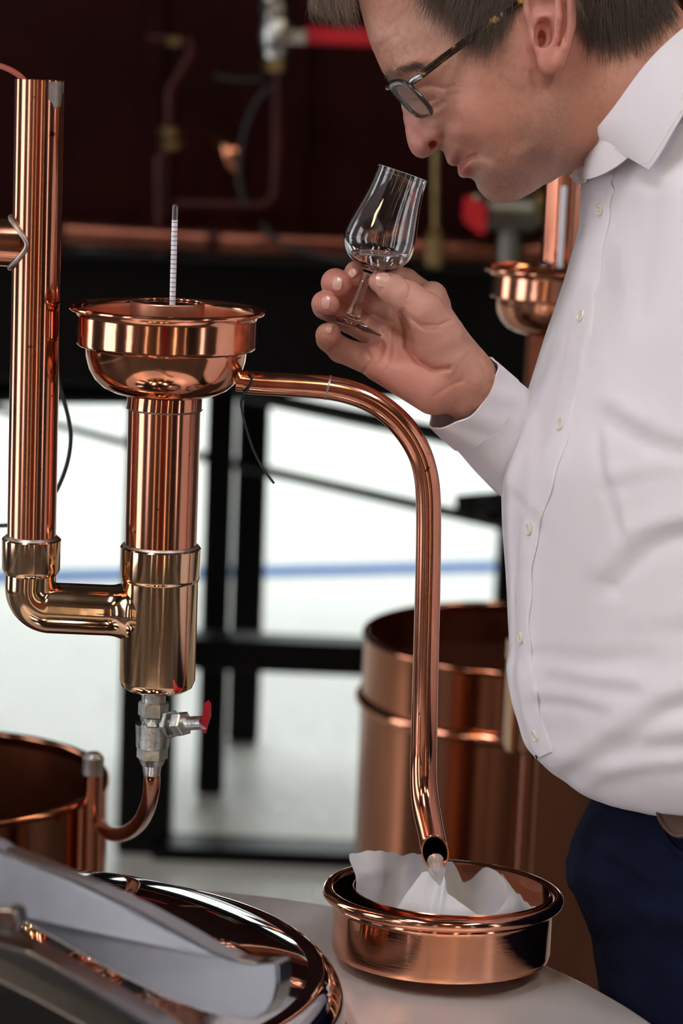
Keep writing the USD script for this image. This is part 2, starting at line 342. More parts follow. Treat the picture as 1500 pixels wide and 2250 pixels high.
obj('deck_edge', tube(np.array([(X0 - .05, YT - .022, zt - .004), (X1 + .05, YT - .022, zt - .004)]), .011, 16), 'black_gloss', st)
def post(px0, px1, Y, pyref, ztopv=None):
    x0, x1 = W(px0, pyref, Y)[0], W(px1, pyref, Y)[0]; w = x1 - x0
    obj('post', box((x0, Y, 0), (x1, Y + w, zb), .008), 'black_paint', st, smooth=20); return x0, x1
post(264, 384, YT - .05, 1450)
post(508, 578, 5.35, 1300)
post(444, 505, 4.95, 1250)
post(1098, 1160, 5.35, 1100)
def beamz(py0, py1, Y, x0, x1, dy=.08, name='cross_beam'):
    z0, z1 = W(600, py1, Y)[2], W(600, py0, Y)[2]
    obj(name, box((x0, Y, max(z0, 0)), (x1, Y + dy, z1), .006), 'black_paint', st, smooth=20)
beamz(1410, 1480, 4.75, xat(384, 4.75, 1440), 1.1)
beamz(1872, 1946, 4.52, xat(330, 4.52, 1900), .9, .1, 'base_beam')
def rod(a, b, r, name='brace'):
    obj(name, tube(np.array([a, b]), r, 12), 'black_paint', st)
rod(W(520, 862, 5.4), W(1000, 962, 4.62), .018)
rod(W(430, 1000, 5.5), W(1160, 1165, 4.55), .012)
rod(W(-40, 890, 5.5), W(270, 972, 5.0), .009)
rod(W(-60, 864, 4.9), W(300, 866, 4.9), .022)
rod(W(1000, 1110, 4.6), W(1110, 1100, 4.6), .02)
obj('post_knob', mv(trimesh.creation.icosphere(3, .03), W(1085, 1118, 4.55)), 'black_paint', st)
# pipes on the tank face
YP = 4.48
def tpipe(pts, rpx, mat='maroon_pipe', name='pipe', Y=YP, fr=0.03):
    w = [W(px, py, Y) for px, py in pts]
    if len(w) > 2: w = fillet(w, [fr] * (len(w) - 2), 8)
    return obj(name, tube(np.array(w), rpx / F * Y, 20), mat, tk)
tpipe([(-160, 496), (140, 511), (560, 531), (1195, 552)], 29, 'copper_dull', 'rail_pipe')
for px, py in ((470, 527), (130, 510), (830, 540)):
    c = W(px, py, YP); obj('pipe_clip', lathe([(.0255, -.012), (.029, -.012), (.029, .012), (.0255, .012)], 32, True, axis=W(px + 20, py + 1, YP) - c, origin=c), 'maroon_pipe', tk)
tpipe([(612, 150), (610, 300), (605, 452), (380, 448)], 14, 'maroon_pipe', 'riser_pipe')
tpipe([(352, 560), (350, 352), (372, 330), (374, 200), (440, 88), (325, 85)], 13, 'maroon_pipe', 'riser_pipe', fr=.02)
tpipe([(372, 470), (372, 345)], 18, 'maroon_paint', 'riser_pipe')
for px, py in ((375, 290), (377, 318), (384, 90)):
    obj('union_nut', hexnut(W(px, py + 12, YP) , (0, 0, 1), .022, .018), 'brass_dark', tk, smooth=False)
obj('copper_elbow', tube(fillet([W(470, 300, 4.55), W(512, 330, 4.45), W(520, 385, 4.5)], [.03], 8), .020, 20), 'copper_vat', tk)
def cable(pts, rpx, mat, name='cable', Y=4.42, **kw):
    w = spline([W(*p[:2], p[2] if len(p) > 2 else Y) for p in pts], 50)
    return obj(name, tube(w, rpx / F * Y, 8), mat, tk, **kw)
cable([(595, 190), (555, 240), (530, 320), (525, 390), (540, 450)], 6, 'black_rubber')
cable([(470, 165), (520, 175), (585, 172)], 5, 'black_rubber')
cable([(575, 490), (620, 535), (700, 562), (790, 580)], 6, 'black_rubber')
# ball valve with the red lever near the top
bv = thing('ball_valve', 'worn nickel ball valve with a long red lever high on the tank', 'valve')
ax = lambda py: W(606, py, 4.40)
up = np.array([0, 0, 1.0])
def seg(py0, py1, r0, r1=None, hexa=False):
    a, b = W(606, py0, 4.40), W(606, py1, 4.40); h = (a - b)[2]
    if hexa: return hexnut((a[0], a[1], b[2]), up, r0, h)
    return lathe([(0, 0), (r0, 0), (r1 or r0, h), (0, h)], 32, origin=(a[0], a[1], b[2]))
k = 4.4 / F
obj('body', cat(seg(-160, 0, 24 * k), seg(0, 34, 33 * k, hexa=True), seg(30, 50, 26 * k, 30 * k), lathe([(0, -44 * k), (22 * k, -44 * k), (32 * k, -26 * k), (36 * k, 0), (32 * k, 26 * k), (22 * k, 44 * k), (0, 44 * k)], 32, origin=ax(78)), seg(104, 126, 28 * k), seg(120, 134, 24 * k)), 'valve_nickel', bv)
obj('union_nut', seg(128, 158, 31 * k, hexa=True), 'brass_old', bv, smooth=False, label='dull brass union nut')
a0 = W(622, 80, 4.36)
obj('lever_stem', cat(lathe([(0, 0), (12 * k, 0), (12 * k, .03), (0, .03)], 20, axis=(0, -1, 0), origin=a0), box(a0 + [0, -.03, -.012], W(670, 80, 4.33) + [.004, .004, .012], .003)), 'valve_nickel', bv)
obj('lever_grip', box(W(666, 97, 4.34), W(900, 66, 4.34) + [0, .02, 0], .006), 'red_plastic', bv, label='red plastic lever grip')
# thin brass riser in its fitting, and the valve with the square red grip
br = thing('brass_riser', 'slim brass pipe rising from a square brass fitting on the tank rail', 'pipe')
obj('pipe', tube(np.array([W(957, 560, 4.42), W(957, 180, 4.42)]), 8 * k, 16), 'brass_old', br)
obj('fitting', cat(box(W(934, 582, 4.44), W(976, 512, 4.38), .006), hexnut(W(956, 515, 4.41), up, 17 * k, 14 * k)), 'brass_old', br, smooth=20)
sv = thing('gate_valve', 'steel valve with a square red grip on the pipe below the chin of the man', 'valve')
kk = 4.38 / F
obj('grip', trimesh.convex.convex_hull(np.array([W(px, py, Y) for px, py in ((1018, 436), (1030, 428), (1062, 448), (1068, 458), (1066, 508), (1058, 518), (1022, 490), (1016, 478)) for Y in (4.33, 4.37)])), 'red_plastic', sv, smooth=20, label='red plastic grip')
vs = W(1100, 430, 4.40); ve = W(1035, 440, 4.36)
obj('stem', tube(np.array([vs, W(1050, 432, 4.365), ve]), 11 * kk, 14), 'valve_nickel', sv)
obj('body', cat(lathe([(0, -.06), (.022, -.06), (.037, -.037), (.037, .037), (.022, .06), (0, .06)], 28, axis=(1, 0, 0), origin=W(1120, 462, 4.40)), tube(np.array([W(1118, 600, 4.40), W(1122, 400, 4.40)]), .022, 20), tube(np.array([W(1120, 455, 4.40), W(1120, 455, 4.40) + [0, .259, 0]]), .02, 16)), 'valve_dark', sv)
obj('union_nut', cat(lathe([(.022, -.012), (.036, -.012), (.036, .012), (.022, .012)], 32, True, axis=(1, .5, 0), origin=W(1172, 452, 4.40)), lathe([(0, -.02), (.02, -.02), (.02, .02), (0, .02)], 24, axis=(1, .5, 0), origin=W(1172, 452, 4.40))), 'brass_old', sv, label='brass union ring')
# ------------------------------------------------------------------ copper overflow funnel (spirit runs up the column, over the cup and out of the spout)
YF = 1.85
wf = lambda px, py: W(px, py, YF)
def zr(py, px=365): return wf(px, py)[2]
S = 3010.0                                                         # pixels per metre around the funnel
xc = wf(365, 760)[0]
def cup_profile(z0, r_in=None):
    """outer and inner skin, from the neck to the rolled rim; z0 = height of the neck"""
    out = [(.0268, .000), (.031, .0008), (.038, .0025), (.0455, .0060), (.0515, .0115), (.0558, .0188), (.0582, .0275), (.0588, .0335), (.0592, .0350), (.0604, .0358), (.0640, .0362), (.0652, .0372), (.0655, .039), (.0655, .0575), (.0662, .0602), (.0680, .0627)]
    rim = [(.0695 + .0019 * math.cos(t), .0635 + .0019 * math.sin(t)) for t in np.linspace(-2.2, 2.6, 10)]
    inn = [(r - .0014, h + .0012) for r, h in out[::-1]]
    return [(r, z0 + h) for r, h in out + rim + inn]
zneck = zr(870)
fn = thing('overflow_funnel', 'polished copper funnel cup on a column with brass elbow and long curved spout', 'funnel')
obj('cup', lathe(cup_profile(zneck), 128, True, origin=(xc, YF, 0)), 'copper', fn)
zin = zneck + .0690
obj('column', lathe([(.0252, zr(1215)), (.0266, zr(1215)), (.0266, zneck + .004), (.0262, zin - .001), (.0266, zin), (.0252, zin), (.0248, zin - .002)], 96, True, origin=(xc, YF, 0)), 'copper_pipe', fn)
obj('inner_tube', lathe([(.0267, zneck + .030), (.0272, zneck + .032), (.0272, zin - .0006), (.0266, zin + .0002), (.0254, zin + .0002), (.0254, zin - .002)], 96, origin=(xc, YF, 0)), 'copper_matte', fn)
obj('cup_lining', lathe([(r - .0016, zneck + h + .0013) for r, h in [(.0268, .001), (.038, .0027), (.0455, .0062), (.0515, .0117), (.0558, .019), (.0582, .0276), (.0590, .0345), (.0652, .0372), (.0655, .039), (.0655, .0575), (.0662, .0600)]], 96, origin=(xc, YF, 0)), 'copper_matte', fn)
obj('solder_ring', lathe([(.0266, zr(900)), (.0276, zr(899)), (.0277, zr(893)), (.0272, zr(868)), (.0266, zr(868))], 96, True, origin=(xc, YF, 0)), 'copper', fn)
obj('solder_line', lathe([(.0272, zr(899) - .0005), (.0281, zr(898)), (.0272, zr(896) + .0004)], 96, True, origin=(xc, YF, 0)), 'solder', fn)
# tee body in brass
zt0, zt1, zc1 = zr(1518), zr(1270), zr(1200)
rb, rc = .0285, .0298
tee = [(0, zt0 - .001), (.012, zt0), (.022, zt0 + .0012), (.0265, zt0 + .004), (rb, zt0 + .009), (rb, zt1 - .002), (rc - .0006, zt1), (rc, zt1 + .0016), (rc, zc1 - .001), (rc - .0008, zc1), (.0268, zc1), (.0266, zc1 - .003)]
xl = wf(79, 650)[0]
ze = zr(1338, 170)                                                 # axis of the horizontal leg
rl = .0190
obj('tee_body', lathe(tee, 96, origin=(xc, YF, 0)), 'brass', fn)
obj('solder_line', lathe([(.0262, zc1 - .0005), (.0285, zc1 + .0002), (.0275, zc1 + .0016), (.0262, zc1 + .002)], 96, True, origin=(xc, YF, 0)), 'solder', fn)
zs0, zs1 = zr(1255, 70), zr(1182, 70)
el = fillet([(xl, YF, zs0 + .004), (xl, YF, ze), (xc - .012, YF, ze)], [.036], 24)
ew = el[-1][0] - el[:, 0]
el = np.vstack([el[:-1], [[xc - .040 + k * .0028, YF, ze] for k in range(10)]])
obj('elbow', tube(el, rl + np.clip((el[:, 0] - (xc - .037)) / .016, 0, 1) ** 2 * .006 * (np.arange(len(el)) > 20), 64), 'brass', fn)
obj('socket', lathe([(rl - .003, zs0 - .002), (rl + .0004, zs0 - .002), (.0215, zs0 + .002), (.0218, zs1 - .001), (.0210, zs1), (.0182, zs1)], 64, origin=(xl, YF, 0)), 'brass', fn)
obj('solder_line', lathe([(.0175, zs1 - .001), (.0205, zs1), (.0190, zs1 + .0018), (.0175, zs1 + .002)], 64, True, origin=(xl, YF, 0)), 'solder', fn)
rp = .0180
ztp = zr(175, 88)
obj('inlet_pipe', lathe([(rp, zs1 - .02), (rp, ztp), (rp - .0012, ztp), (rp - .0012, zs1 - .02)], 72, True, origin=(xl, YF, 0)), 'copper_pipe', fn)
zb_ = zr(533, 30)
bx_ = np.concatenate([[xl - .30], np.linspace(xl - .032, xl - .010, 14)])
obj('branch_pipe', tube(np.stack([bx_, np.full(15, YF), np.full(15, zb_)], 1), .0174 + .0004 * np.clip((bx_ - xl + .028) / .018, 0, 1) ** 2, 48), 'copper_pipe', fn)
ph_ = np.linspace(0, 2 * np.pi, 49)
obj('solder_line', tube(np.stack([xl - np.sqrt(np.maximum(rp ** 2 - (.0176 * np.cos(ph_)) ** 2, 1e-7)) - .0012, YF + .0176 * np.cos(ph_), zb_ + .0186 * np.sin(ph_)], 1), .0019, 10), 'solder', fn)
pa_ = np.linspace(math.radians(-62), math.radians(-14), 24); pb_ = (np.linspace(-1, 1, 24) + .15)
zlo_ = zr(236, 125) + (zr(200, 125) - zr(236, 125)) * np.clip(np.abs(pb_) ** 2.5, 0, 1) + .0012 * np.sin(pb_ * 9)
obj('tarnish_patch', sheet(np.stack([[(xl + (rp + .0003) * math.cos(a), YF + (rp + .0003) * math.sin(a), ztp - .0008 + (z - ztp + .0008) * t) for a, z in zip(pa_, zlo_)] for t in np.linspace(0, 1, 8)]), .0004, (.7, -.7, 0)), 'solder', fn, label='grey tarnished patch')
# spout
def D(px, py, dy=0): return W(px, py, YF + dy)
sp = [D(528, 838), D(560, 842), D(640, 846), D(716, 851), D(790, 868), D(850, 902), D(900, 955), D(928, 1010), D(940, 1075), D(941, 1200), D(938, 1350), D(934, 1500), D(931, 1650), D(930, 1715, -.004), D(934, 1765, -.012), D(944, 1815, -.028), D(957, 1880, -.050)]
sp = np.array(sp)
tt = np.concatenate([[0], np.cumsum(np.linalg.norm(np.diff(sp, axis=0), axis=1))])
spw = PchipInterpolator(tt, sp)(np.linspace(0, tt[-1], 150))
from scipy.ndimage import gaussian_filter1d
spw = gaussian_filter1d(spw, 2.5, axis=0, mode='nearest')
un = np.linspace(0, 1, 150)
srad = .0086 + .0016 * un + .00035 * np.sin(un * 37) * np.exp(-((un - .93) / .06) ** 2) + .0002 * np.sin(un * 50) * np.exp(-((un - .3) / .1) ** 2)
spt = tube(spw, srad, 40, wall=.0011); spv = np.array(spt.vertices); spd = spw[-1] - spw[-4]; spd /= np.linalg.norm(spd)
for k_ in range(4):                                                # the end is sawn off at a slant that opens towards the bowl's near side
    for o_ in (0, 150 * 40):
        ix_ = o_ + (149 - k_) * 40 + np.arange(40); spv[ix_] -= spd * (((spv[ix_] - spw[149 - k_]) @ (-FWD)) * 1.15 * (1 - k_ / 4))[:, None]
spt.vertices = spv
obj('spout', spt, 'copper_pipe', fn)
obj('spout_socket', tube(np.array([D(520, 836), D(562, 842)]), .0078, 32), 'copper', fn)
obj('spout_band', tube(np.array([D(718, 851), D(722, 852)]), .0094, 32), 'solder', fn)
SP_END = spw[-1]; SP_DIR = spw[-1] - spw[-3]; SP_DIR /= np.linalg.norm(SP_DIR)
# drain valve
xv = wf(336, 1600)[0]; kf = 1 / 2880.0
def vseg(py0, py1, r0, r1=None, hexa=False):
    z0, z1 = zr(py1, 336), zr(py0, 336)
    if hexa: return hexnut((xv, YF, z0), up, r0 * kf, z1 - z0)
    return lathe([(0, z0), (r0 * kf, z0), ((r1 or r0) * kf, z1), (0, z1)], 32, origin=(xv, YF, 0))
dv = obj('drain_valve', cat(vseg(1512, 1545, 26), vseg(1540, 1575, 33, hexa=True), vseg(1574, 1590, 26, 30), vseg(1590, 1640, 36, 38), vseg(1638, 1668, 34, hexa=True), vseg(1666, 1680, 24, 30), vseg(1678, 1702, 18, 22)), 'valve_nickel', fn, smooth=25, label='worn nickel drain valve')
hs = W(360, 1592, YF - .005); he = W(447, 1588, YF - .03)
obj('valve_stem', cat(tube(np.array([hs, he]), .0052, 16), hexnut(W(388, 1591, YF - .014), he - hs, .0095, .009), hexnut(W(372, 1592, YF - .009), he - hs, .011, .004)), 'valve_nickel', dv)
obj('valve_handle', trimesh.convex.convex_hull(np.array([W(px, py, YF - .03 + dy) for px, py, dy in ((440, 1602, 0), (449, 1545, -.012), (458, 1538, -.014), (464, 1545, -.012), (462, 1575, 0), (452, 1612, .004), (444, 1608, .01), (456, 1540, .012), (464, 1572, .014))])), 'red_plastic', dv, smooth=20, label='red plastic butterfly handle')
YB = 2.27                                                          # pot stub
dr = spline([np.array([xv, YF, zr(1690, 336)]), np.array([xv, YF + .004, zr(1712, 336)]), W(331, 1745, YF + .03), W(312, 1800, YF + .10), W(270, 1832, YF + .20), W(222, 1815, 2.21)], 60)
obj('drain_pipe', tube(dr, .0063, 28), 'copper_pipe', fn)
# thin green wire tied round the spout
gw = spline([W(545, 818, YF - .006), W(552, 838, YF - .012), W(536, 868, YF - .008), W(530, 890, YF), W(548, 965, YF + .005), W(572, 1020, YF + .01), W(602, 1062, YF + .01)], 60)
obj('tied_wire', tube(gw, .0009, 8), 'green_wire', fn, label='thin dark green wire')
# liquid standing in the column top, and the hydrometer in it
obj('spirit_pool', lathe([(0, zin - .003), (.0246, zin - .003), (.0246, zin - .0008), (.024, zin - .0012), (0, zin - .0012)], 64, origin=(xc, YF, 0)), 'dark_liquid', label='dark still pool of spirit in the column mouth of the front funnel', cat='liquid')
material('hydro_scale', {'tc': ('texture_coordinate', {}), 'sx': ('separate_xyz', {}), 'm': ('math', {'math_type': 'multiply', 'value2': 300.0}), 'fr': ('math', {'math_type': 'fraction'}), 'lt': ('math', {'math_type': 'less_than', 'value2': .22}),
    'mx': ('mix_color', {'a': (.95, .94, .98), 'b': (.28, .26, .40)}), 'p': ('principled_bsdf', {'roughness': .6})},
    [('tc.object', 'sx.vector'), ('sx.z', 'm.value1'), ('m.value', 'fr.value1'), ('fr.value', 'lt.value1'), ('lt.value', 'mx.fac'), ('mx.result', 'p.base_color')])
material('hydro_glass', {'t': ('transparent_bsdf', {'color': (.95, .96, .97)}), 'gl': ('glossy_bsdf', {'color': (1, 1, 1), 'roughness': .02}), 'm': ('mix_closure', {'fac': .10})},
         [('t.BSDF', 'm.closure1'), ('gl.BSDF', 'm.closure2')], surface='m.closure')
def hydrometer(x, y, zbot, ztop_, zpap, r, label):
    h = thing('hydrometer', label, 'hydrometer', loc=(x, y, zbot))
    H = ztop_ - zbot
    g = [(r, 0)] + [(r, H - r)] + [(r * math.cos(t), H - r + r * math.sin(t)) for t in np.linspace(.2, math.pi / 2, 8)]
    obj('glass_stem', lathe([(0, 0)] + g, 24), 'hydro_glass', h)
    obj('paper_scale', lathe([(0, .0005), (r * .93, .0005), (r * .93, zpap - zbot), (0, zpap - zbot)], 24), 'hydro_scale', h, label='white paper scale with fine ruled marks')
    return h
xh = wf(383, 560)[0]
hydrometer(xh, YF - .006, zin - .002, zr(446, 383), zr(483, 383), .0024, 'slim glass hydrometer standing in the cup of the front copper funnel')
# cables near the inlet pipe
def wire(name, pts, r, mat, label, catg='cable'):
    obj(name, tube(spline(pts, 60), r, 10), mat, label=label, cat=catg)
wire('cable', [W(118, 780, 2.02), W(140, 880, 2.02), W(155, 950, 2.02), W(147, 1020, 2.02), W(120, 1085, 2.02), W(70, 1140, 2.04), (W(0, 1155, 2.06)), W(-120, 1150, 2.1)], .0017, 'black_rubber', 'black cable looping out behind the upright copper inlet pipe')
wire('cable', [W(-90, 118, 1.9), W(-10, 142, 1.88), W(25, 155, 1.862), W(52, 176, 1.855), W(58, 200, 1.853)], .0022, 'red_wire', 'red brown cable dropping into the open top of the copper inlet pipe')

# ------------------------------------------------------------------ second funnel, further back beside the man
YG = 2.52
c2 = W(1222, 594, YG); x2 = c2[0]; zrim2 = c2[2]; zn2 = zrim2 - .0635
f2 = thing('overflow_funnel', 'second copper funnel cup further back, half hidden by the white shirt', 'funnel')
obj('cup', lathe(cup_profile(zn2), 96, True, origin=(x2, YG, 0)), 'copper', f2)
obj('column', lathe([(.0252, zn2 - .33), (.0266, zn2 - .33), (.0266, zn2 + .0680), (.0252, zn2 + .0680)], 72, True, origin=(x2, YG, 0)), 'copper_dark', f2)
obj('tee_body', lathe([(0, zn2 - .43), (.0265, zn2 - .426), (.0285, zn2 - .42), (.0285, zn2 - .33), (.0298, zn2 - .33), (.0298, zn2 - .31), (.026, zn2 - .31)], 64, origin=(x2, YG, 0)), 'brass', f2)
obj('drain_pipe', tube(np.array([(x2, YG, zn2 - .42), (x2, YG, .0)]), .0085, 20), 'copper_pipe', f2)
p2 = W(1240, 450, YG + .13)[0]
obj('inlet_pipe', lathe([(.0225, zn2 - .40), (.0225, zn2 + .42), (.0212, zn2 + .42), (.0212, zn2 - .40)], 64, True, origin=(p2, YG + .13, 0)), 'copper_pipe', f2)
obj('elbow', tube(fillet([(p2, YG + .13, zn2 - .36), (p2, YG + .13, zn2 - .41), (x2, YG, zn2 - .41)], [.03], 10), .021, 40), 'brass', f2)
obj('spirit_pool', lathe([(0, zn2 + .065), (.0246, zn2 + .065), (.0246, zn2 + .067), (0, zn2 + .067)], 48, origin=(x2, YG, 0)), 'dark_liquid', label='dark pool of spirit in the column mouth of the back funnel', cat='liquid')
hydrometer(W(1229, 590, YG)[0], YG - .004, zn2 + .0665, W(1232, 402, YG)[2], W(1232, 410, YG)[2], .0031, 'slim glass hydrometer in front of the back copper pipe by the collar')
obj('float_bulb', mv(trimesh.creation.icosphere(3, .0055), W(1199, 585, YG - .02)), 'glass', label='tiny glass float bulb in the cup of the back funnel', cat='float')

# ------------------------------------------------------------------ copper vats standing on the floor
def vat(center, R, H, name, label, bead=None, rim=.008):
    t = thing(name, label, 'vat', loc=(center[0], center[1], 0))
    pr = [(0, .004), (R - .02, .0), (R - .005, .006), (R, .02), (R, H - .004)] + [(R - .002 + rim * .5 * math.cos(a), H + rim * .5 * math.sin(a)) for a in np.linspace(-.5, 3.0, 9)] + [(R - .006, H - .008)]
    obj('wall', lathe(pr, 160), 'copper_vat', t)
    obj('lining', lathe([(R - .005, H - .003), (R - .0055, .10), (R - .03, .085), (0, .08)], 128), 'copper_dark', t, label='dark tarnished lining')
    if bead:
        obj('bead_band', lathe([(R - .001 + .0085 * math.cos(a), bead + .0085 * math.sin(a)) for a in np.linspace(-1.7, 1.7, 14)], 160), 'copper', t, label='raised copper bead')
    return t
YV = 3.05
cv = W(1140, 1402, YV); RV = 342 / F * (YV * math.cos(PITCH) + (1.5 - cv[2]) * math.sin(PITCH)); HV = cv[2]
bz = W(1140, 1540, YV)[2]
bv2 = vat((cv[0], cv[1]), RV, HV, 'copper_vat', 'tall round copper vat with a raised bead, on the floor behind the spout', bead=bz)
obj('spirit_pool', lathe([(0, HV - .055), (RV - .0065, HV - .055), (RV - .0065, HV - .05), (0, HV - .05)], 96, origin=(cv[0], cv[1], 0)), 'dark_liquid', label='dark liquid filling the copper vat behind the spout', cat='liquid')
YV2 = 2.30
cl = W(-130, 1706, YV2); dd = YV2 * math.cos(PITCH) + (1.5 - cl[2]) * math.sin(PITCH); RL = 366 / F * dd; HL = cl[2]
lv = vat((cl[0], cl[1]), RL, HL, 'copper_vat', 'open copper vat with a side tube, under the brass elbow')
xs = W(219, 1790, YB)[0]
# the stub goes down the side of the vat
ang = math.radians(-27); ex, ey = math.cos(ang), math.sin(ang)
sx, sy = cl[0] + ex * (RL + .012), cl[1] + ey * (RL + .012)
zt_ = W(219, 1692, sy)[2]
lc = np.array([cl[0], cl[1], 0])
obj('side_tube', mv(cat(tube(np.array([(sx, sy, .25), (sx, sy, zt_)]), .0085, 24), tube(np.array([(sx, sy, .27), (sx - ex * .02, sy - ey * .02, .27)]), .007, 16)), -lc), 'copper', lv, label='upright copper side tube')
obj('tube_tip', lathe([(0, zt_ - .004), (.0095, zt_ - .004), (.0098, zt_ + .012), (.006, zt_ + .016), (0, zt_ + .016)], 24, origin=(sx - cl[0], sy - cl[1], 0)), 'solder', lv)
# ------------------------------------------------------------------ steel vessel, its lid, and the copper bowl
YBOWL = 1.815
bc = W(966, 2108, YBOWL); ZV = bc[2]
vcen = WZ(205, 2392, ZV); RVES = .415
vs_ = thing('steel_vessel', 'wide round stainless steel vessel whose flat brushed top carries the lid and the copper bowl', 'vessel', loc=(vcen[0], vcen[1], 0))
pr = [(0, .02), (RVES - .03, .02), (RVES - .004, .03), (RVES, .05), (RVES, ZV - .010)] + [(RVES - .008 + .008 * math.cos(a), ZV - .0105 + .008 * math.sin(a)) for a in np.linspace(.1, 1.45, 7)] + [(.34, ZV - .0048), (.27, ZV - .0006), (.24, ZV), (0, ZV)]
obj('body', lathe(pr, 200), 'steel_satin', vs_)
for k in range(4):
    a = math.pi / 4 + k * math.pi / 2
    obj('foot', lathe([(0, 0), (.03, 0), (.03, .006), (.018, .012), (.018, .03), (0, .03)], 24, origin=(.3 * math.cos(a), .3 * math.sin(a), 0)), 'steel_tank', vs_)
# domed lid
lc0 = WZ(106, 2258, ZV); RL_ = .203
ld = thing('domed_lid', 'mirror-polished domed steel lid on the steel vessel, under the clamp lever', 'lid', loc=(lc0[0], lc0[1], ZV + .0004))
hd = .094
prof = [(RL_ - .001, .0005), (RL_, .002), (RL_, .012)]
prof += [(RL_ - .024 + .024 * math.cos(a), .016 + .032 * math.sin(a)) for a in np.linspace(.1, 1.25, 14)]
r_e, h_e = prof[-1]
prof += [(r_e - .006, h_e + .0012), (r_e - .010, h_e + .0008)]
for t in np.linspace(0, 1, 18)[1:]:
    r = (r_e - .010) * (1 - t); prof.append((r, h_e + .0008 + (hd - h_e) * (1 - (r / (r_e - .010)) ** 2)))
prof[-1] = (0, prof[-1][1])
obj('dome', lathe([(0, .0005)] + prof, 200), 'steel_polished', ld)
obj('gasket', lathe([(RL_ - .004, -.0 ), (RL_ + .0015, 0), (RL_ + .0025, .002), (RL_ + .0015, .004), (RL_ - .004, .004)], 160, True), 'dark_gasket', ld)
# clamp: pressed steel levers lying across the lid
cl_ = thing('lid_clamp', 'pressed steel clamp lever lying across the domed lid', 'clamp')
DL = 1.50
def slab_px(poly, d0, d1, vec, mat, name, parent, rnd=6, bev=.0016):
    """outline in the plane facing the view, rounded corners, extruded along vec (a real solid bar)"""
    g = sg.Polygon(poly).buffer(-rnd).buffer(rnd * 1.9).buffer(-rnd * .9)
    k = d0 / F; ins = g.buffer(-bev / k)
    def ringpts(pg, n=220):
        L = pg.exterior.length; return np.array([pg.exterior.interpolate(t).coords[0] for t in np.linspace(0, L, n, endpoint=False)])
    out = ringpts(g); cen = np.array(g.representative_point().coords[0])
    # nearest inset point for every outline point keeps the rings in step
    inn = np.array([ins.exterior.interpolate(ins.exterior.project(sg.Point(p))).coords[0] for p in out])
    vec = np.asarray(vec, float); L = np.linalg.norm(vec); u = vec / L
    def lay(pts, off): return np.array([P(x, y, d0 + (d1 - d0) * x / 650) for x, y in pts]) + u * off
    rings = [lay(inn, 0), lay(inn * .3 + out * .7, bev * .3), lay(out, bev), lay(out, L - bev), lay(inn * .3 + out * .7, L - bev * .3), lay(inn, L)]
    vv = np.vstack(rings); n = len(out); f = []
    for i in range(len(rings) - 1):
        j = np.arange(n); j2 = (j + 1) % n
        f += [np.stack([i * n + j, i * n + j2, (i + 1) * n + j2], 1), np.stack([i * n + j, (i + 1) * n + j2, (i + 1) * n + j], 1)]
    import mapbox_earcut
    cap_f = mapbox_earcut.triangulate_float64(np.ascontiguousarray(inn), np.array([n], np.uint32)).reshape(-1, 3).astype(int)
    if len(cap_f):
        vv = np.vstack([vv, rings[0], rings[-1]]); nb = len(rings) * n      # flat faces keep their own corners
        f += [cap_f + nb, cap_f[:, ::-1] + nb + n]
    tm = trimesh.Trimesh(vv, np.vstack(f), process=False)
    return obj(name, tm, mat, parent, smooth=40)
back = P(700, 1100, 1.62) - P(655, 1130, 1.55); 
vecd = RGT * .0085 + UPV * .0006 + FWD * .015
slab_px([(-120, 1802), (0, 1868), (100, 1908), (200, 1950), (300, 1996), (400, 2050), (460, 2086), (510, 2106), (560, 2116), (606, 2112), (611, 2122), (612, 2160), (604, 2200), (586, 2228), (560, 2240), (500, 2236), (440, 2222), (350, 2188), (260, 2144), (200, 2112), (110, 2060), (40, 2022), (0, 2006), (-120, 1950)], 1.47, 1.56, vecd, 'steel_lever', 'lever_arm', cl_)
slab_px([(-120, 2040), (0, 2074), (60, 2090), (130, 2128), (230, 2186), (345, 2256), (420, 2310), (300, 2330), (170, 2250), (80, 2200), (0, 2160), (-120, 2110)], 1.40, 1.46, RGT * .004 + UPV * .003 + FWD * .025, 'steel_lever', 'lower_arm', cl_)
slab_px([(-60, 1992), (20, 1996), (40, 2004), (43, 2030), (36, 2046), (10, 2052), (-60, 2050)], 1.43, 1.44, FWD * .02 + RGT * .002, 'steel_lever', 'pivot_plate', cl_, rnd=3)
pv = P(-30, 2076, 1.425)
obj('pivot_pin', tube(np.array([P(-60, 2090, 1.42), P(22, 2070, 1.425)]), .0045, 24), 'steel_lever', cl_)
obj('pivot_block', box(P(-100, 2110, 1.44), P(60, 2060, 1.47), .004), 'steel_lever', cl_)

# copper bowl with its rolled rim
BT = 3.6
def vtop(r): return np.interp(r, [.24, .27, .34, RVES - .008, RVES, RVES + .001], [0, -.0006, -.0048, -.0026, -.0105, -.5])
tb_ = math.tan(math.radians(BT)); aa0 = np.linspace(0, 2 * np.pi, 90)
bx0, by0 = np.outer([.3, .6, 1], np.cos(aa0)) * .078, np.outer([.3, .6, 1], np.sin(aa0)) * .078
bc = np.array([bc[0], bc[1], ZV + .0004 + (vtop(np.hypot(bx0 + bc[0] - vcen[0], by0 + bc[1] - vcen[1])) + by0 * tb_).max()])
bw = thing('copper_bowl', 'shallow brushed copper bowl with a rolled rim catching the spirit by the vessel edge', 'bowl', loc=tuple(bc), tilt=-BT)
sb = lambda px: px / F * 1.975
RB = sb(232)
HB = .0475
rimr = .0046
zR = HB
prb = [(0, 0), (RB - .012, .0), (RB - .005, .0010), (RB - .0012, .0035), (RB, .008), (RB, zR - .010), (RB + .0012, zR - .007)]
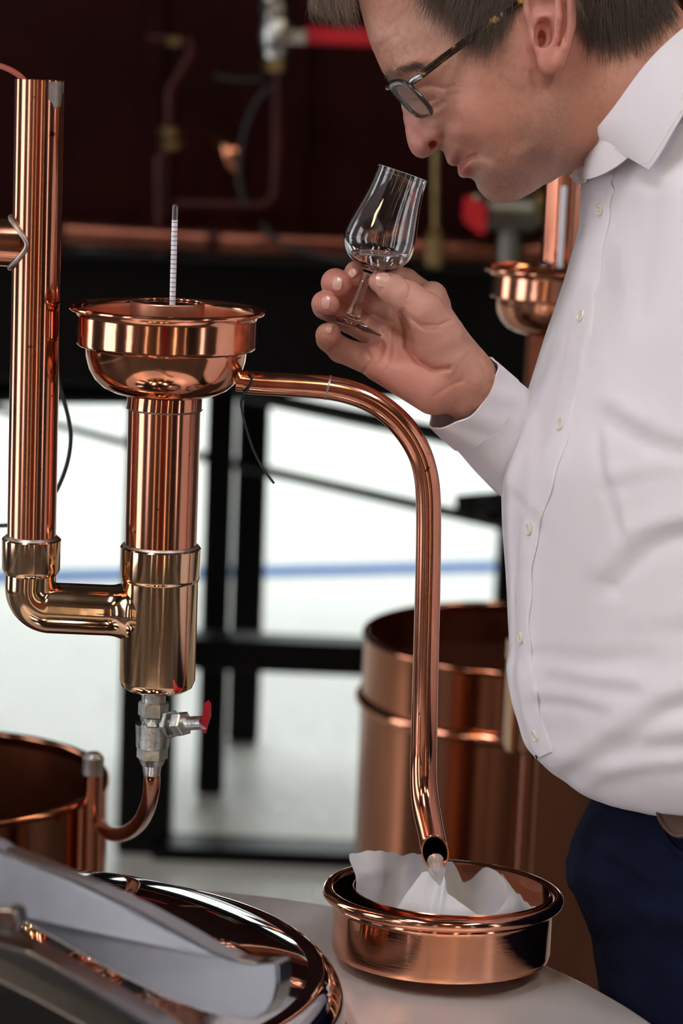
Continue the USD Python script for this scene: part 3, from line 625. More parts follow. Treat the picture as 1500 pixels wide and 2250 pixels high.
prb += [(RB + rimr * .75 + rimr * math.cos(a), zR + rimr * math.sin(a)) for a in np.linspace(-2.3, 2.9, 18)]
prb += [(RB - .0025, zR - .006), (RB - .0018, .009), (RB - .006, .003), (0, .002)]
obj('wall', lathe(prb, 200), 'copper_brushed', bw)
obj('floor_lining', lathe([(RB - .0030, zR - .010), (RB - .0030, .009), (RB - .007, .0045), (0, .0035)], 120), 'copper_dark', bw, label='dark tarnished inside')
# strainer ring standing inside, with filter paper
so = np.array([.006, -.004, .0045])
RS = sb(209)
sr = thing('strainer_cup', 'dark copper strainer cup standing inside the shallow copper bowl', 'strainer', loc=tuple(bc + so), tilt=-BT)
HS = HB + .001
obj('wall', lathe([(0, 0), (RS, 0), (RS, HS), (RS - .0005, HS + .0006), (RS - .0012, HS), (RS - .0014, .0015), (0, .0015)], 160), 'copper_vat', sr)
# paper: a crumpled round sheet pressed in, three corners standing up over the edge
fp = thing('paper_filter', 'crumpled white paper filter lining the strainer under the spout', 'paper filter', loc=tuple(bc + so), tilt=-BT)
base = np.zeros(3)
nt, nr = 260, 46
th = np.linspace(0, 2 * np.pi, nt)
def bump(t, c, w): d = (t - c + np.pi) % (2 * np.pi) - np.pi; return np.exp(-(d / w) ** 2)
rows = []
ctl = [(-3.1416, -.020), (-2.7, -.022), (-2.32, -.006), (-2.135, .0195), (-2.08, .020), (-1.86, .012), (-1.80, .0125), (-1.745, .0195), (-1.69, .009), (-1.45, .002), (-1.30, -.003), (-1.10, -.002), (-.65, .0185), (-.57, .0180), (-.42, .002), (-.2, -.012), (.3, -.018), (.80, -.012), (.93, -.004), (1.0, -.0012), (1.15, -.001), (1.27, -.009), (1.38, -.012), (1.46, -.004), (1.53, .003), (1.70, .004), (1.81, .0085), (1.95, .0095), (2.15, .0085), (2.40, .0125), (2.62, .0135), (2.82, .0145), (2.93, .010), (3.00, .002), (3.08, -.016), (3.1416, -.020)]
HA, HZ_ = np.array(ctl).T
th_s = (th + np.pi) % (2 * np.pi) - np.pi
for k in range(nr):
    u = k / (nr - 1)
    r = RS - .004
    hi = HS + np.interp(th_s, HA, HZ_)
    inw = .008 * bump(th, 1.70, .3) + .010 * bump(th, 1.3, .12) + .020 * bump(th, -.50, .34) + .022 * bump(th, -1.9, .42) + .006 * bump(th, .4, .3) - .004 * bump(th, 2.9, .3)
    if u < .42:
        rr = (u / .42) * (r - .008); zz = np.full(nt, .006) + .006 * (meshkit.noise(np.stack([rr * np.cos(th) * 90, rr * np.sin(th) * 90, th * 0 + 3], -1)) - .4)
        rr = np.full(nt, rr)
    else:
        v = (u - .42) / .58
        zz = .006 + (hi - .006) * v ** .9; rr = r - .008 * (1 - v) ** 2 - inw * v ** 2
        out = np.clip(zz - HS, 0, 1); rr = rr + 1.1 * out * (bump(th, 2.75, .42)) - .4 * out
        rr = rr + .0035 * (meshkit.noise(np.stack([np.cos(th) * 3.2, np.sin(th) * 3.2, th * 0 + v * 1.6], -1), 5) - .5) * v + .0075 * (np.abs(meshkit.noise(np.stack([np.cos(th) * 5, np.sin(th) * 5, th * 0 + v * 1.4], -1), 9) - .5) - .25) * v
        zz = zz + .0025 * (meshkit.noise(np.stack([np.cos(th) * 11, np.sin(th) * 11, th * 0 + 4], -1), 2) - .5) * v ** 3
        rr = np.minimum(rr, np.where(zz < HS + .002, RS - .0022, RS + .012))
    rows.append(np.stack([base[0] + rr * np.cos(th), base[1] + rr * np.sin(th), base[2] + .002 + zz], -1))
rows = np.array(rows); rows[:, -1] = rows[:, 0]
pap = trimesh.Trimesh(*(lambda t: (t.vertices, t.faces))(loft(rows, caps=False, close=False)), process=False)
material('paper_sheet', {'tc': ('texture_coordinate', {}), 'nb': ('noise_texture', {'scale': 140, 'detail': 4}), 'b': ('bump', {'strength': .35, 'distance': .001}), 'd': ('diffuse_bsdf', {'color': (.80, .81, .83)}), 't': ('translucent_bsdf', {'color': (.72, .73, .75)}), 'm': ('mix_closure', {'fac': .35})},
         [('tc.object', 'nb.vector'), ('nb.fac', 'b.height'), ('b.normal', 'd.normal'), ('d.BSDF', 'm.closure1'), ('t.BSDF', 'm.closure2')], surface='m.closure')
obj('sheet', pap, 'paper_sheet', fp, smooth=50)
# the stream leaving the spout
e0 = SP_END - UPV * 0
low = W(966, 1988, bc[1] - .012)
p0 = SP_END + np.array([0, 0, -.004])
ss = np.linspace(0, 1, 30)[:, None]
ctrl = p0 + SP_DIR * .012
path = (1 - ss) ** 2 * p0 + 2 * ss * (1 - ss) * ctrl + ss ** 2 * low
obj('spirit_stream', tube(path, .0050 + .0022 * ss[:, 0] ** .7 + .0006 * np.sin(ss[:, 0] * 21), 28), 'stream_water', label='clear stream of spirit falling from the spout into the paper filter', cat='stream')
# ------------------------------------------------------------------ the man: built in a rigid frame whose axes are picture right, picture down and towards the view
DM = FOCUS; SM = F / DM
def pw(q):                                                          # (x, y, z) in that frame (1/2995 m units) -> world
    q = np.asarray(q, float)
    return CAM + DM * FWD + ((q[..., 0:1] - 750) * RGT - (q[..., 1:2] - 1125) * UPV - q[..., 2:3] * FWD) / SM
def pq(px, py, z):                                                  # picture point at height z towards the view -> that frame
    k = 1 - np.asarray(z, float) / F
    return np.stack(np.broadcast_arrays(750 + (np.asarray(px, float) - 750) * k, 1125 + (np.asarray(py, float) - 1125) * k, np.asarray(z, float)), -1)
def surface_nets(f, org, h):
    s = f < 0; nx, ny, nz = f.shape
    c = np.zeros((nx - 1, ny - 1, nz - 1), np.int8)
    cor = [(i, j, k) for i in (0, 1) for j in (0, 1) for k in (0, 1)]
    sub = lambda A, o: A[o[0]:o[0] + nx - 1, o[1]:o[1] + ny - 1, o[2]:o[2] + nz - 1]
    for o in cor: c += sub(s, o)
    act = (c > 0) & (c < 8); idx = np.full(act.shape, -1); ia = np.argwhere(act); idx[act] = np.arange(len(ia))
    acc = np.zeros((len(ia), 3)); cnt = np.zeros(len(ia))
    for o in cor:
        for ax in range(3):
            if o[ax]: continue
            o2 = list(o); o2[ax] = 1
            a = f[ia[:, 0] + o[0], ia[:, 1] + o[1], ia[:, 2] + o[2]]; b = f[ia[:, 0] + o2[0], ia[:, 1] + o2[1], ia[:, 2] + o2[2]]
            m = (a < 0) != (b < 0); t = np.where(m, a / np.where(m, a - b, 1), 0)
            p = np.tile(np.array(o, float), (len(ia), 1)); p[:, ax] = t
            acc[m] += p[m]; cnt[m] += 1
    v = (ia + acc / cnt[:, None]) * h + org
    Q = []
    for ax in range(3):
        u, w = [(1, 2), (2, 0), (0, 1)][ax]
        sl1 = [slice(1, -1)] * 3; sl1[ax] = slice(0, -1); sl2 = [slice(1, -1)] * 3; sl2[ax] = slice(1, None)
        a, b = s[tuple(sl1)], s[tuple(sl2)]; e = np.argwhere(a != b); base = e + 1; base[:, ax] = e[:, ax]
        fl = a[a != b]
        q = []
        for du, dw in ((-1, -1), (0, -1), (0, 0), (-1, 0)):
            p = base.copy(); p[:, u] += du; p[:, w] += dw; q.append(idx[p[:, 0], p[:, 1], p[:, 2]])
        q = np.stack(q, 1); q[~fl] = q[~fl][:, ::-1]; Q.append(q)
    q = np.vstack(Q); q = q[(q >= 0).all(1)]
    return trimesh.Trimesh(v, np.vstack([q[:, [0, 1, 2]], q[:, [0, 2, 3]]]), process=False)
import scipy.sparse as sps
def taubin(m, it=6, lam=.5, mu=-.52):
    e = m.edges_unique; n = len(m.vertices)
    A = sps.coo_matrix((np.ones(2 * len(e)), (np.r_[e[:, 0], e[:, 1]], np.r_[e[:, 1], e[:, 0]])), (n, n)).tocsr()
    dg = np.asarray(A.sum(1)).ravel(); ok = dg > 0; inv = np.where(ok, 1 / np.maximum(dg, 1), 0)[:, None]
    v = np.array(m.vertices)
    for _ in range(it):
        for w in (lam, mu): v = v + w * (A @ v * inv - v) * ok[:, None]
    m.vertices = v
def smin(a, b, k): h = np.clip(.5 + .5 * (b - a) / k, 0, 1); return b + (a - b) * h - k * h * (1 - h)
def smax(a, b, k): return -smin(-a, -b, k)
def cap_(p, a, b, ra, rb):
    a, b = np.asarray(a, np.float32), np.asarray(b, np.float32); ab = b - a; t = np.clip(((p - a) @ ab) / (ab @ ab), 0, 1)
    return np.linalg.norm(p - a - t[..., None] * ab, axis=-1) - (ra + (rb - ra) * t)
def ell(p, c, r): r = np.asarray(r, np.float32); q = (p - np.asarray(c, np.float32)) / r; n = np.linalg.norm(q, axis=-1); return (n - 1) * n / (np.linalg.norm(q / r, axis=-1) + 1e-6)
def pld(p, pts):
    """distance to a polyline (in as many dimensions as pts)"""
    pts = np.asarray(pts, np.float32); d = None
    for a, b in zip(pts[:-1], pts[1:]):
        ab = b - a; t = np.clip(((p - a) @ ab) / (ab @ ab), 0, 1); e = np.linalg.norm(p - a - t[..., None] * ab, axis=-1); d = e if d is None else np.minimum(d, e)
    return d
def grid3(lo, hi, h):
    ax = [np.arange(l, u, h, dtype=np.float32) for l, u in zip(lo, hi)]
    return np.stack(np.meshgrid(*ax, indexing='ij'), -1), np.array(lo, float), h

# ---- head: half thickness over the profile, interpolated between sculpted heights
sil = np.array([(640, -110), (668, -60), (700, -20), (742, 0), (770, 4), (789, 8), (797, 40), (808, 80), (820, 112), (831, 138), (841, 158), (853, 173), (866, 186), (874, 203), (880, 226), (885, 258), (891, 293), (896, 318), (905, 336), (917, 345), (931, 347), (946, 340), (957, 331), (965, 327), (973, 331), (978, 344), (983, 357), (992, 363), (1001, 365), (1007, 362), (1004, 372), (1008, 382), (1017, 388), (1030, 387), (1039, 389), (1046, 400), (1055, 419), (1072, 436), (1100, 445), (1132, 440), (1170, 422), (1205, 400), (1245, 378), (1280, 366), (1310, 395), (1335, 450), (1360, 560), (1380, 640)], float)
sil[:5] = [(712, -200), (742, -130), (764, -75), (778, -35), (784, -10)]
back = np.array([(1720, 640), (1690, 300), (1640, 190), (1575, 105), (1510, 40), (1465, -15), (1430, -80), (1392, -160), (1330, -245), (1250, -305), (1160, -340), (1060, -345), (970, -325), (880, -285), (800, -240), (750, -225)], float)
def dense(p, step):
    o = []
    for a, b in zip(p[:-1], p[1:]):
        m = max(1, int(np.linalg.norm(b - a) / step)); o += [a + (b - a) * t for t in np.arange(m) / m]
    return np.array(o + [p[-1]])
outline = np.vstack([sil, back, sil[:1]])
zp = dense(np.vstack([back[1:], sil[:-1]]), 22)
hts = [(880, 60, 112), (850, 0, 100), (830, 90, 66), (862, 135, 74), (980, 60, 186), (1000, -60, 200), (920, 0, 155), (930, 110, 140), (1050, -150, 225), (1200, -150, 232), (1100, -50, 224), (1300, -110, 208), (930, -180, 165), (850, -130, 95), (1050, -260, 150), (1250, -230, 160),
       (868, 168, 62), (900, 152, 108), (948, 150, 152), (893, 196, 62), (918, 205, 84), (945, 203, 112), (970, 205, 142), (990, 170, 172),
       (890, 225, 20), (905, 232, 40), (922, 245, 60), (945, 245, 88), (968, 235, 122), (898, 258, 24), (915, 270, 42), (935, 275, 56), (958, 278, 80), (985, 270, 122), (905, 300, 32), (922, 310, 46), (938, 306, 53), (957, 302, 55), (968, 312, 52), (974, 300, 66), (990, 300, 108), (915, 333, 26), (935, 332, 38), (955, 322, 34), (972, 325, 28),
       (1005, 245, 168), (1040, 225, 196), (1050, 175, 205), (1015, 200, 182), (1020, 295, 150), (1060, 295, 182), (1100, 250, 205), (1100, 180, 210),
       (985, 345, 30), (998, 345, 58), (1015, 336, 84), (1035, 330, 112), (1015, 360, 52), (1030, 353, 88), (1048, 345, 116), (1062, 340, 140), (1014, 378, 36), (1028, 372, 68), (1046, 366, 102), (1065, 365, 132), (1042, 392, 36), (1056, 392, 75), (1070, 405, 78), (1064, 420, 36), (1085, 425, 66), (1100, 405, 112), (1110, 430, 60), (1100, 370, 150),
       (1150, 380, 145), (1150, 320, 183), (1200, 330, 180), (1200, 260, 203), (1150, 250, 208), (1220, 370, 120), (1235, 300, 184),
       (1180, 100, 212), (1230, 60, 208), (1250, 120, 198), (1250, 190, 186), (1285, 230, 176), (1268, 290, 168), (1280, 335, 128), (1310, 360, 105), (1320, 280, 166), (1350, 200, 188), (1400, 260, 196), (1400, 120, 168), (1450, 170, 175), (1380, 380, 130), (1450, 350, 160), (1400, 310, 165), (1330, 50, 186), (1340, -30, 190), (1420, 20, 130), (1520, 250, 195), (1600, 300, 150), (1500, 450, 230), (1600, 500, 220)]
hp = pq(*np.array(hts, float).T)
pts = np.vstack([zp, hp[:, :2]]); val = np.concatenate([np.zeros(len(zp)), hp[:, 2] ** 2])
rbf = RBFInterpolator(pts, val, kernel='thin_plate_spline', smoothing=4.0, neighbors=48)
HH = 4.0
hx, hy = np.arange(690, 1570, HH), np.arange(-350, 620, HH)
gx, gy = np.meshgrid(hx, hy, indexing='ij')
T2 = rbf(np.stack([gx.ravel(), gy.ravel()], 1)).reshape(gx.shape)
import shapely
og = sg.Polygon(np.vstack([sil, back])).buffer(0); shapely.prepare(og)
ins = shapely.contains_xy(og, gx.ravel(), gy.ravel()).reshape(gx.shape)
edge = shapely.distance(shapely.points(gx.ravel(), gy.ravel()), og.exterior).reshape(gx.shape)
T2 = np.where(ins, np.maximum(T2, edge * 14), -edge * 120)
# sculpted detail on the half thickness
g2 = np.stack([gx, gy], -1).astype(np.float32)
def q2(pts, z): a = np.array(pts, float); return pq(a[:, 0], a[:, 1], z)[:, :2]
def groove(pts, z, amp, w): return amp * np.exp(-(pld(g2, q2(pts, z)) / w) ** 2)
def dab(x, y, z, amp, rx, ry=None, rot=0):
    c = pq(x, y, z); dx, dy = gx - c[0], gy - c[1]; ca, sa = math.cos(rot), math.sin(rot); u, v = dx * ca + dy * sa, -dx * sa + dy * ca
    return amp * np.exp(-(u / rx) ** 2 - (v / (ry or rx)) ** 2)
dT = 0
dT = dT - groove([(1006, 362), (1020, 353), (1034, 347), (1046, 343)], 90, 14, 4.5)            # mouth line
dT = dT - dab(1053, 342, 120, 7, 9) + dab(1062, 338, 125, 4, 10)
dT = dT + dab(1018, 345, 70, 5, 16, 7, -.4) + groove([(1012, 374), (1026, 366), (1038, 357)], 70, 9, 7) - groove([(1040, 386), (1056, 378), (1068, 368)], 70, 6, 9)
dT = dT - groove([(975, 296), (1000, 312), (1030, 322), (1056, 334), (1068, 352)], 110, 11, 7) + groove([(985, 285), (1015, 300), (1045, 312), (1072, 330)], 120, 6, 12)     # smile line
dT = dT - groove([(972, 288), (978, 304), (972, 318)], 60, 9, 5)                                   # behind the wing of the nose
dT = dT + dab(955, 302, 55, 8, 14, 11) + dab(925, 325, 36, 5, 16)                                 # wing and tip
dT = dT - dab(951, 318, 42, 26, 8, 5, -.7)                                                        # nostril
dT = dT + dab(938, 207, 100, 8, 20, 12, .5)                                                       # eyeball under the lid
dT = dT - groove([(906, 200), (925, 190), (948, 190), (972, 200)], 110, 6, 4) - groove([(912, 214), (935, 222), (958, 220)], 100, 6, 3)
dT = dT - groove([(915, 236), (945, 240), (975, 228)], 110, 5, 5) - groove([(975, 195), (1000, 188)], 165, 3, 3) - groove([(975, 205), (1003, 208)], 165, 3, 3)
dT = dT + groove([(845, 165), (875, 152), (915, 140), (955, 140)], 90, 7, 11)                     # brow
dT = dT - groove([(830, 70), (870, 50), (905, 20)], 90, 2, 5) - groove([(838, 100), (875, 80)], 80, 2, 5)
dT = dT + dab(1160, 330, 175, 6, 30, 16, -.4) - dab(1195, 352, 160, 5, 22, 12, -.5)
dT = dT - groove([(1172, 165), (1185, 240), (1205, 310)], 205, 3, 12)
TT = np.sqrt(np.maximum(T2, 0)); TT2 = np.where(T2 > 0, np.maximum(TT + dT * np.clip(TT / 35, 0, 1), 1) ** 2, T2)
zg = np.arange(-264, 300, HH)
gT = np.hypot(*np.gradient(TT2, HH))
F3 = (zg[None, None, :] ** 2 - TT2[..., None]) / np.sqrt(4 * zg[None, None, :] ** 2 + gT[..., None] ** 2 + 400)
F3 = F3.astype(np.float32)
P3 = None
for side in (1, -1):
    si = (slice(int((915 - 690) / HH), int((985 - 690) / HH)), slice(int((280 + 350) / HH), int((350 + 350) / HH)))
    p = np.stack(np.meshgrid(hx[si[0]], hy[si[1]], zg * side, indexing='ij'), -1).astype(np.float32)
    F3[si[0], si[1]] = smax(F3[si[0], si[1]], -ell(p, (946, 318, 32), (12, 8, 17)), 4)
# ---- ear on the near side and its twin
ze_ = 214
def E(x, y, z): return pq(x, y, z)
ei = (slice(int((1080 - 690) / HH), int((1330 - 690) / HH)), slice(int((-190 + 350) / HH), int((230 + 350) / HH)))
for side in (1, -1):
    zsl = slice(int((150 + 264) / HH), None) if side > 0 else slice(0, int((-150 + 264) / HH))
    p = np.stack(np.meshgrid(hx[ei[0]], hy[ei[1]], zg[zsl] * side, indexing='ij'), -1).astype(np.float32)
    d = 1e3
    helix = [E(1178, 64, 222), E(1162, 30, 232), E(1158, -20, 242), E(1172, -62, 250), E(1205, -88, 256), (E(1240, -66, 262)), E(1254, -10, 264), E(1254, 50, 260), E(1243, 100, 252), E(1228, 138, 240)]
    hr = [9, 11, 12, 12, 12, 12, 12, 11, 11, 12]
    for a, b, ra, rb_ in zip(helix[:-1], helix[1:], hr[:-1], hr[1:]): d = np.minimum(d, cap_(p, a, b, ra, rb_))
    anti = [E(1196, -36, 240), E(1224, -10, 246), E(1228, 40, 246), E(1218, 88, 240), E(1200, 112, 234)]
    for a, b in zip(anti[:-1], anti[1:]): d = smin(d, cap_(p, a, b, 10, 10), 8)
    d = smin(d, cap_(p, E(1188, 36, 226), E(1226, 28, 236), 7, 7), 8)                            # ridge across
    d = smin(d, ell(p, E(1206, 132, 236), (25, 31, 13)), 14)                                       # lobe
    plate = ell(p, E(1210, 28, 224), (50, 118, 11)); d = smin(d, plate, 12)
    d = smin(d, ell(p, E(1178, 84, 226), (12, 18, 14)), 8)                                         # tragus
    d = smin(d, ell(p, E(1196, 112, 232), (11, 9, 10)), 8)
    d = smax(d, -ell(p, E(1196, 74, 234), (21, 33, 27)), 5)
    d = smax(d, -ell(p, E(1240, 28, 262), (6, 70, 12)), 4)                                        # concha
    d = smax(d, -ell(p, E(1196, 8, 242), (24, 20, 15)), 6)
    d = smax(d, -ell(p, E(1172, -5, 244), (9, 40, 12)), 5)
    base_ = F3[ei[0], ei[1], zsl]
    base_ = smax(base_, -ell(p, E(1190, 84, 214), (10, 18, 26)), 5)
    F3[ei[0], ei[1], zsl] = smin(base_, d, 7)
for ax_ in range(3):
    for e_ in (0, -1): np.moveaxis(F3, ax_, 0)[e_] = 3
head = surface_nets(F3, np.array([690, -350, zg[0]]), HH)
taubin(head, 6)

# ---- hand and forearm
HG = 2.6
p, org, _ = grid3((655, 530, -175), (1245, 1080, 130), HG)
d = None
def finger(pts, rad, k=7):
    f = None
    for a, b, ra, rb_ in zip(pts[:-1], pts[1:], rad[:-1], rad[1:]):
        c = cap_(p, a, b, ra, rb_); f = c if f is None else smin(f, c, k)
    return f
fing = {
 'thumb': ([(968, 742, 30), (930, 688, 52), (888, 655, 52), (860, 638, 44), (833, 622, 33)], [54, 46, 36, 32, 24]),
 'index': ([(955, 668, -55), (893, 612, -86), (826, 592, -64), (784, 598, -32), (781, 606, -14)], [38, 30, 28, 27, 24]),
 'middle': ([(905, 700, -66), (800, 648, -104), (740, 622, -62), (737, 620, -22), (746, 624, 0)], [37, 31, 31, 31, 27]),
 'ring': ([(862, 745, -62), (765, 694, -100), (714, 668, -62), (713, 666, -24), (721, 668, -2)], [36, 29, 28, 28, 25]),
 'pinky': ([(815, 790, -45), (748, 764, -72), (722, 742, -44), (720, 736, -10), (726, 732, 6)], [33, 28, 27, 26, 22])}
palm = None
for mcp, rr in (((945, 672, -52), 40), ((905, 705, -62), 40), ((862, 748, -58), 40), ((822, 786, -44), 38)):
    c = cap_(p, (1020, 832, -22), mcp, 66, rr); palm = c if palm is None else smin(palm, c, 14)
palm = smin(palm, cap_(p, (838, 796, -20), (955, 850, -4), 44, 62), 16)                          # heel on the little finger side
palm = smin(palm, cap_(p, (985, 790, 10), (932, 712, 34), 58, 50), 16)                           # ball of the thumb
palm = smin(palm, cap_(p, (950, 648, -40), (930, 690, 34), 34, 40), 18)                          # web
palm = smax(palm, -ell(p, (868, 742, 42), (44, 52, 44)), 22)                                     # hollow
pf = p * np.array([1, 1, 1.25], np.float32)
fore = smin(smin(cap_(pf, (1000, 806, -28), (1050, 866, -84), 62, 52), cap_(pf, (1032, 868, -28), (1068, 908, -86), 58, 50), 30), cap_(pf, (1062, 894, -92), (1190, 1012, -240), 58, 54), 30)
d = smin(palm, fore, 24)
for nme, (a, r) in fing.items():
    d = smin(d, finger(a, r), 10 if nme == 'thumb' else 5)
# skin creases: shallow grooves
def crease(pts, amp, w, zlo=-30):
    m = np.exp(-(pld(p[..., :2], pts) / w) ** 2) * amp; return np.where(p[..., 2] > zlo, m, 0)
near = d < 14
cr = np.zeros_like(d)
pn = p[near]
def cz(pts, amp, w, zlo=-40): cr[near] += np.where(pn[:, 2] > zlo, 1.5 * amp * np.exp(-(pld(pn[:, :2], pts) / w) ** 2), 0)
cz([(882, 690), (893, 720), (893, 760), (915, 795), (950, 815), (985, 812)], 6.0, 6)
cz([(895, 700), (925, 722), (960, 722), (985, 710)], 2.2, 4)
cz([(900, 708), (930, 731), (965, 730)], 1.6, 3)
cz([(845, 720), (850, 760), (835, 800)], 3.0, 5); cz([(800, 760), (815, 790), (800, 815)], 2.6, 4)
cz([(868, 720), (862, 790), (850, 815)], 2.0, 4)
cz([(886, 612), (900, 640), (893, 662)], 2.0, 3.5, 20); cz([(896, 614), (908, 640)], 1.5, 3, 20)
cz([(935, 640), (965, 655), (985, 690)], 1.5, 4)
cz([(985, 840), (1010, 800), (1040, 770)], 1.2, 5); cz([(955, 870), (985, 850), (1010, 840)], 1.6, 5)
cz([(725, 770), (738, 758), (742, 742)], 2.4, 4)
d = d + cr
for ax_ in range(3):
    for e_ in (0, -1): np.moveaxis(d, ax_, 0)[e_] = 2
hand = surface_nets(d, org, HG)
taubin(hand, 5)
body_parts = []
for m_ in (head, hand): m_.vertices = pw(m_.vertices)

# ---- the rest of the body under the clothes, one hull chain from neck to feet
DOWN = np.array([0, 0, -1.0])
hipc = pw((1560, 1760, -20)); neckc = pw((1450, 330, 0)); chest = pw((1560, 760, -20))
def hull2(a, ra, b, rb_): return m3d.Manifold.batch_hull([m3d.Manifold.sphere(ra, 24).translate(tuple(a)), m3d.Manifold.sphere(rb_, 24).translate(tuple(b))])
feet = [np.array([hipc[0] + .13, hipc[1] - .08, .07]), np.array([hipc[0] + .10, hipc[1] + .14, .07])]
pieces = [hull2(neckc, .048, chest, .085), hull2(chest, .09, hipc, .075)]
shr, elr = pw((1610, 560, -400)), pw((1440, 1170, -430))
shl, ell_ = pw((1660, 560, 360)), pw((1800, 1150, 330))
wrl = pw((1740, 1560, 420))
pieces += [hull2(chest + [0, 0, .03], .05, shr, .045), hull2(shr, .045, elr, .036), hull2(elr, .034, pw((1180, 985, -190)), .022)]
pieces += [hull2(chest + [0, 0, .03], .05, shl, .045), hull2(shl, .045, ell_, .036), hull2(ell_, .034, wrl, .024), hull2(wrl, .024, wrl + [0, 0, -.09], .026)]
for s_, ft in zip((-1, 1), feet):
    hj = hipc + np.array([.01, s_ * .055, -.03]); kn = (hj + ft) / 2 + np.array([-.02, 0, 0])
    pieces += [hull2(hipc, .075, hj, .06), hull2(hj, .06, kn, .045), hull2(kn, .050, ft + [0, 0, .03], .036), hull2(ft + [0, 0, .0], .034, ft + [-.09, 0, -.03], .030)]
inner = m3d.Manifold.batch_boolean(pieces, m3d.OpType.Add)
body = cat(head, hand, untm(inner))
me = thing('person', 'man in a white shirt and glasses bending to smell the glass held in his hand', 'person')
# skin: blood under a mottled tone; beard shadow over jaw and chin, redder nose, ear, knuckles (painted by place on the body)
def wpt(x, y, z): return tuple(pw(pq(x, y, z)).ravel())
sk = {'g': ('geometry', {}), 'n1': ('noise_texture', {'scale': 26, 'detail': 5}), 'n2': ('noise_texture', {'scale': 210, 'detail': 5, 'roughness': .65}), 'n3': ('noise_texture', {'scale': 420, 'detail': 5, 'roughness': .7}),
      'r1': ('rgb_ramp', {'ramp': [(.30, (.38, .165, .108)), (.52, (.47, .225, .155)), (.72, (.53, .29, .21))]}), 'r2': ('rgb_ramp', {'ramp': [(.34, (.82, .74, .71)), (.5, (.96, .95, .94)), (.66, (1.08, 1.05, 1.04))]}),
      'm1': ('mix', {'mix_type': 'multiply', 'fac': .8}),
      'p': ('principled_bsdf', {'roughness': .46, 'subsurface_weight': .18, 'subsurface_scale': .004, 'subsurface_radius': (1, .3, .15), 'specular_ior_level': .45}),
      'b': ('bump', {'strength': .5, 'distance': .0008})}
lk = [('g.position', 'n1.vector'), ('g.position', 'n2.vector'), ('g.position', 'n3.vector'), ('n1.fac', 'r1.fac'), ('n2.fac', 'r2.fac'), ('r1.color', 'm1.color1'), ('r2.color', 'm1.color2'), ('n3.fac', 'b.height'), ('b.normal', 'p.normal')]
last = 'm1.color'
def zone(k, c, rad, col, fac, soft=.45):
    global last
    sk[f'd{k}'] = ('vector_math', {'math_type': 'distance', 'vector2': c}); sk[f'f{k}'] = ('map_range', {'from_min': rad * soft, 'from_max': rad, 'to_min': fac, 'to_max': 0.0, 'clamp': True}); sk[f'z{k}'] = ('mix_color', {'b': col})
    lk.extend([('g.position', f'd{k}.vector1'), (f'd{k}.value', f'f{k}.value'), (f'f{k}.result', f'z{k}.fac'), (last, f'z{k}.a')]); last = f'z{k}.result'
zone(3, wpt(915, 300, 25), .026, (.52, .19, .155), .65)
zone(4, wpt(1225, 60, 250), .046, (.62, .25, .21), .6)
zone(5, wpt(1030, 265, 170), .042, (.50, .185, .13), .55)
zone(12, wpt(935, 195, 90), .017, (.40, .17, .13), .5)
zone(6, wpt(1320, 240, 170), .060, (.50, .20, .13), .45)
zone(7, wpt(1018, 373, 45), .0135, (.45, .10, .10), .9, .5)
zone(8, wpt(1004, 354, 50), .011, (.42, .12, .11), .7, .5)
zone(14, wpt(860, 740, 20), .075, (.62, .33, .265), .6, .6)
zone(9, wpt(740, 650, 20), .036, (.56, .20, .16), .65)
zone(10, wpt(870, 780, 40), .040, (.55, .21, .165), .6)
zone(11, wpt(960, 850, 40), .030, (.52, .19, .14), .5)
zone(13, wpt(940, 720, 60), .026, (.52, .25, .18), .4)
sk.update({'ab': ('attribute', {'attribute': 'beard'}), 'nb2': ('noise_texture', {'scale': 620, 'detail': 2}), 'rb2': ('map_range', {'from_min': .35, 'from_max': .68, 'to_min': .25, 'to_max': .78, 'clamp': True}), 'mb2': ('math', {'math_type': 'multiply'}), 'xb2': ('mix_color', {'b': (.20, .125, .10)}),
           'as': ('attribute', {'attribute': 'scalp'}), 'ms2': ('math', {'math_type': 'multiply', 'value2': .92}), 'xs2': ('mix_color', {'b': (.030, .022, .017)})})
lk += [('g.position', 'nb2.vector'), ('nb2.fac', 'rb2.value'), ('rb2.result', 'mb2.value1'), ('ab.fac', 'mb2.value2'), ('mb2.value', 'xb2.fac'), (last, 'xb2.a'), ('as.fac', 'ms2.value1'), ('ms2.value', 'xs2.fac'), ('xb2.result', 'xs2.a'), ('xs2.result', 'p.base_color')]
material('skin', sk, lk)
bprim = obj('body', body, 'skin', me, smooth=True)
# scalp and stubble: how dense the hair roots stand, per vertex
hair_poly = [(790, -330), (800, -215), (848, -130), (905, -70), (962, -8), (990, 12), (1012, 34), (1034, 58), (1044, 92), (1062, 112), (1084, 106), (1106, 78), (1126, 42), (1142, 0), (1150, -60), (1180, -105), (1225, -105), (1252, -60), (1258, 0), (1264, 46), (1295, 70), (1340, 92), (1366, 86), (1412, 56), (1446, 16), (1468, -10), (1440, -100), (1395, -190), (1320, -290), (1200, -370), (1000, -370)]
hpl = sg.Polygon(hair_poly)
def topix(v):
    rel = v - CAM; dp = rel @ FWD; return 750 + F * (rel @ RGT) / dp, 1125 - F * (rel @ UPV) / dp, (DM - dp) * SM
vx, vy, vz = topix(np.array(body.vertices)); far_ = vz < 0
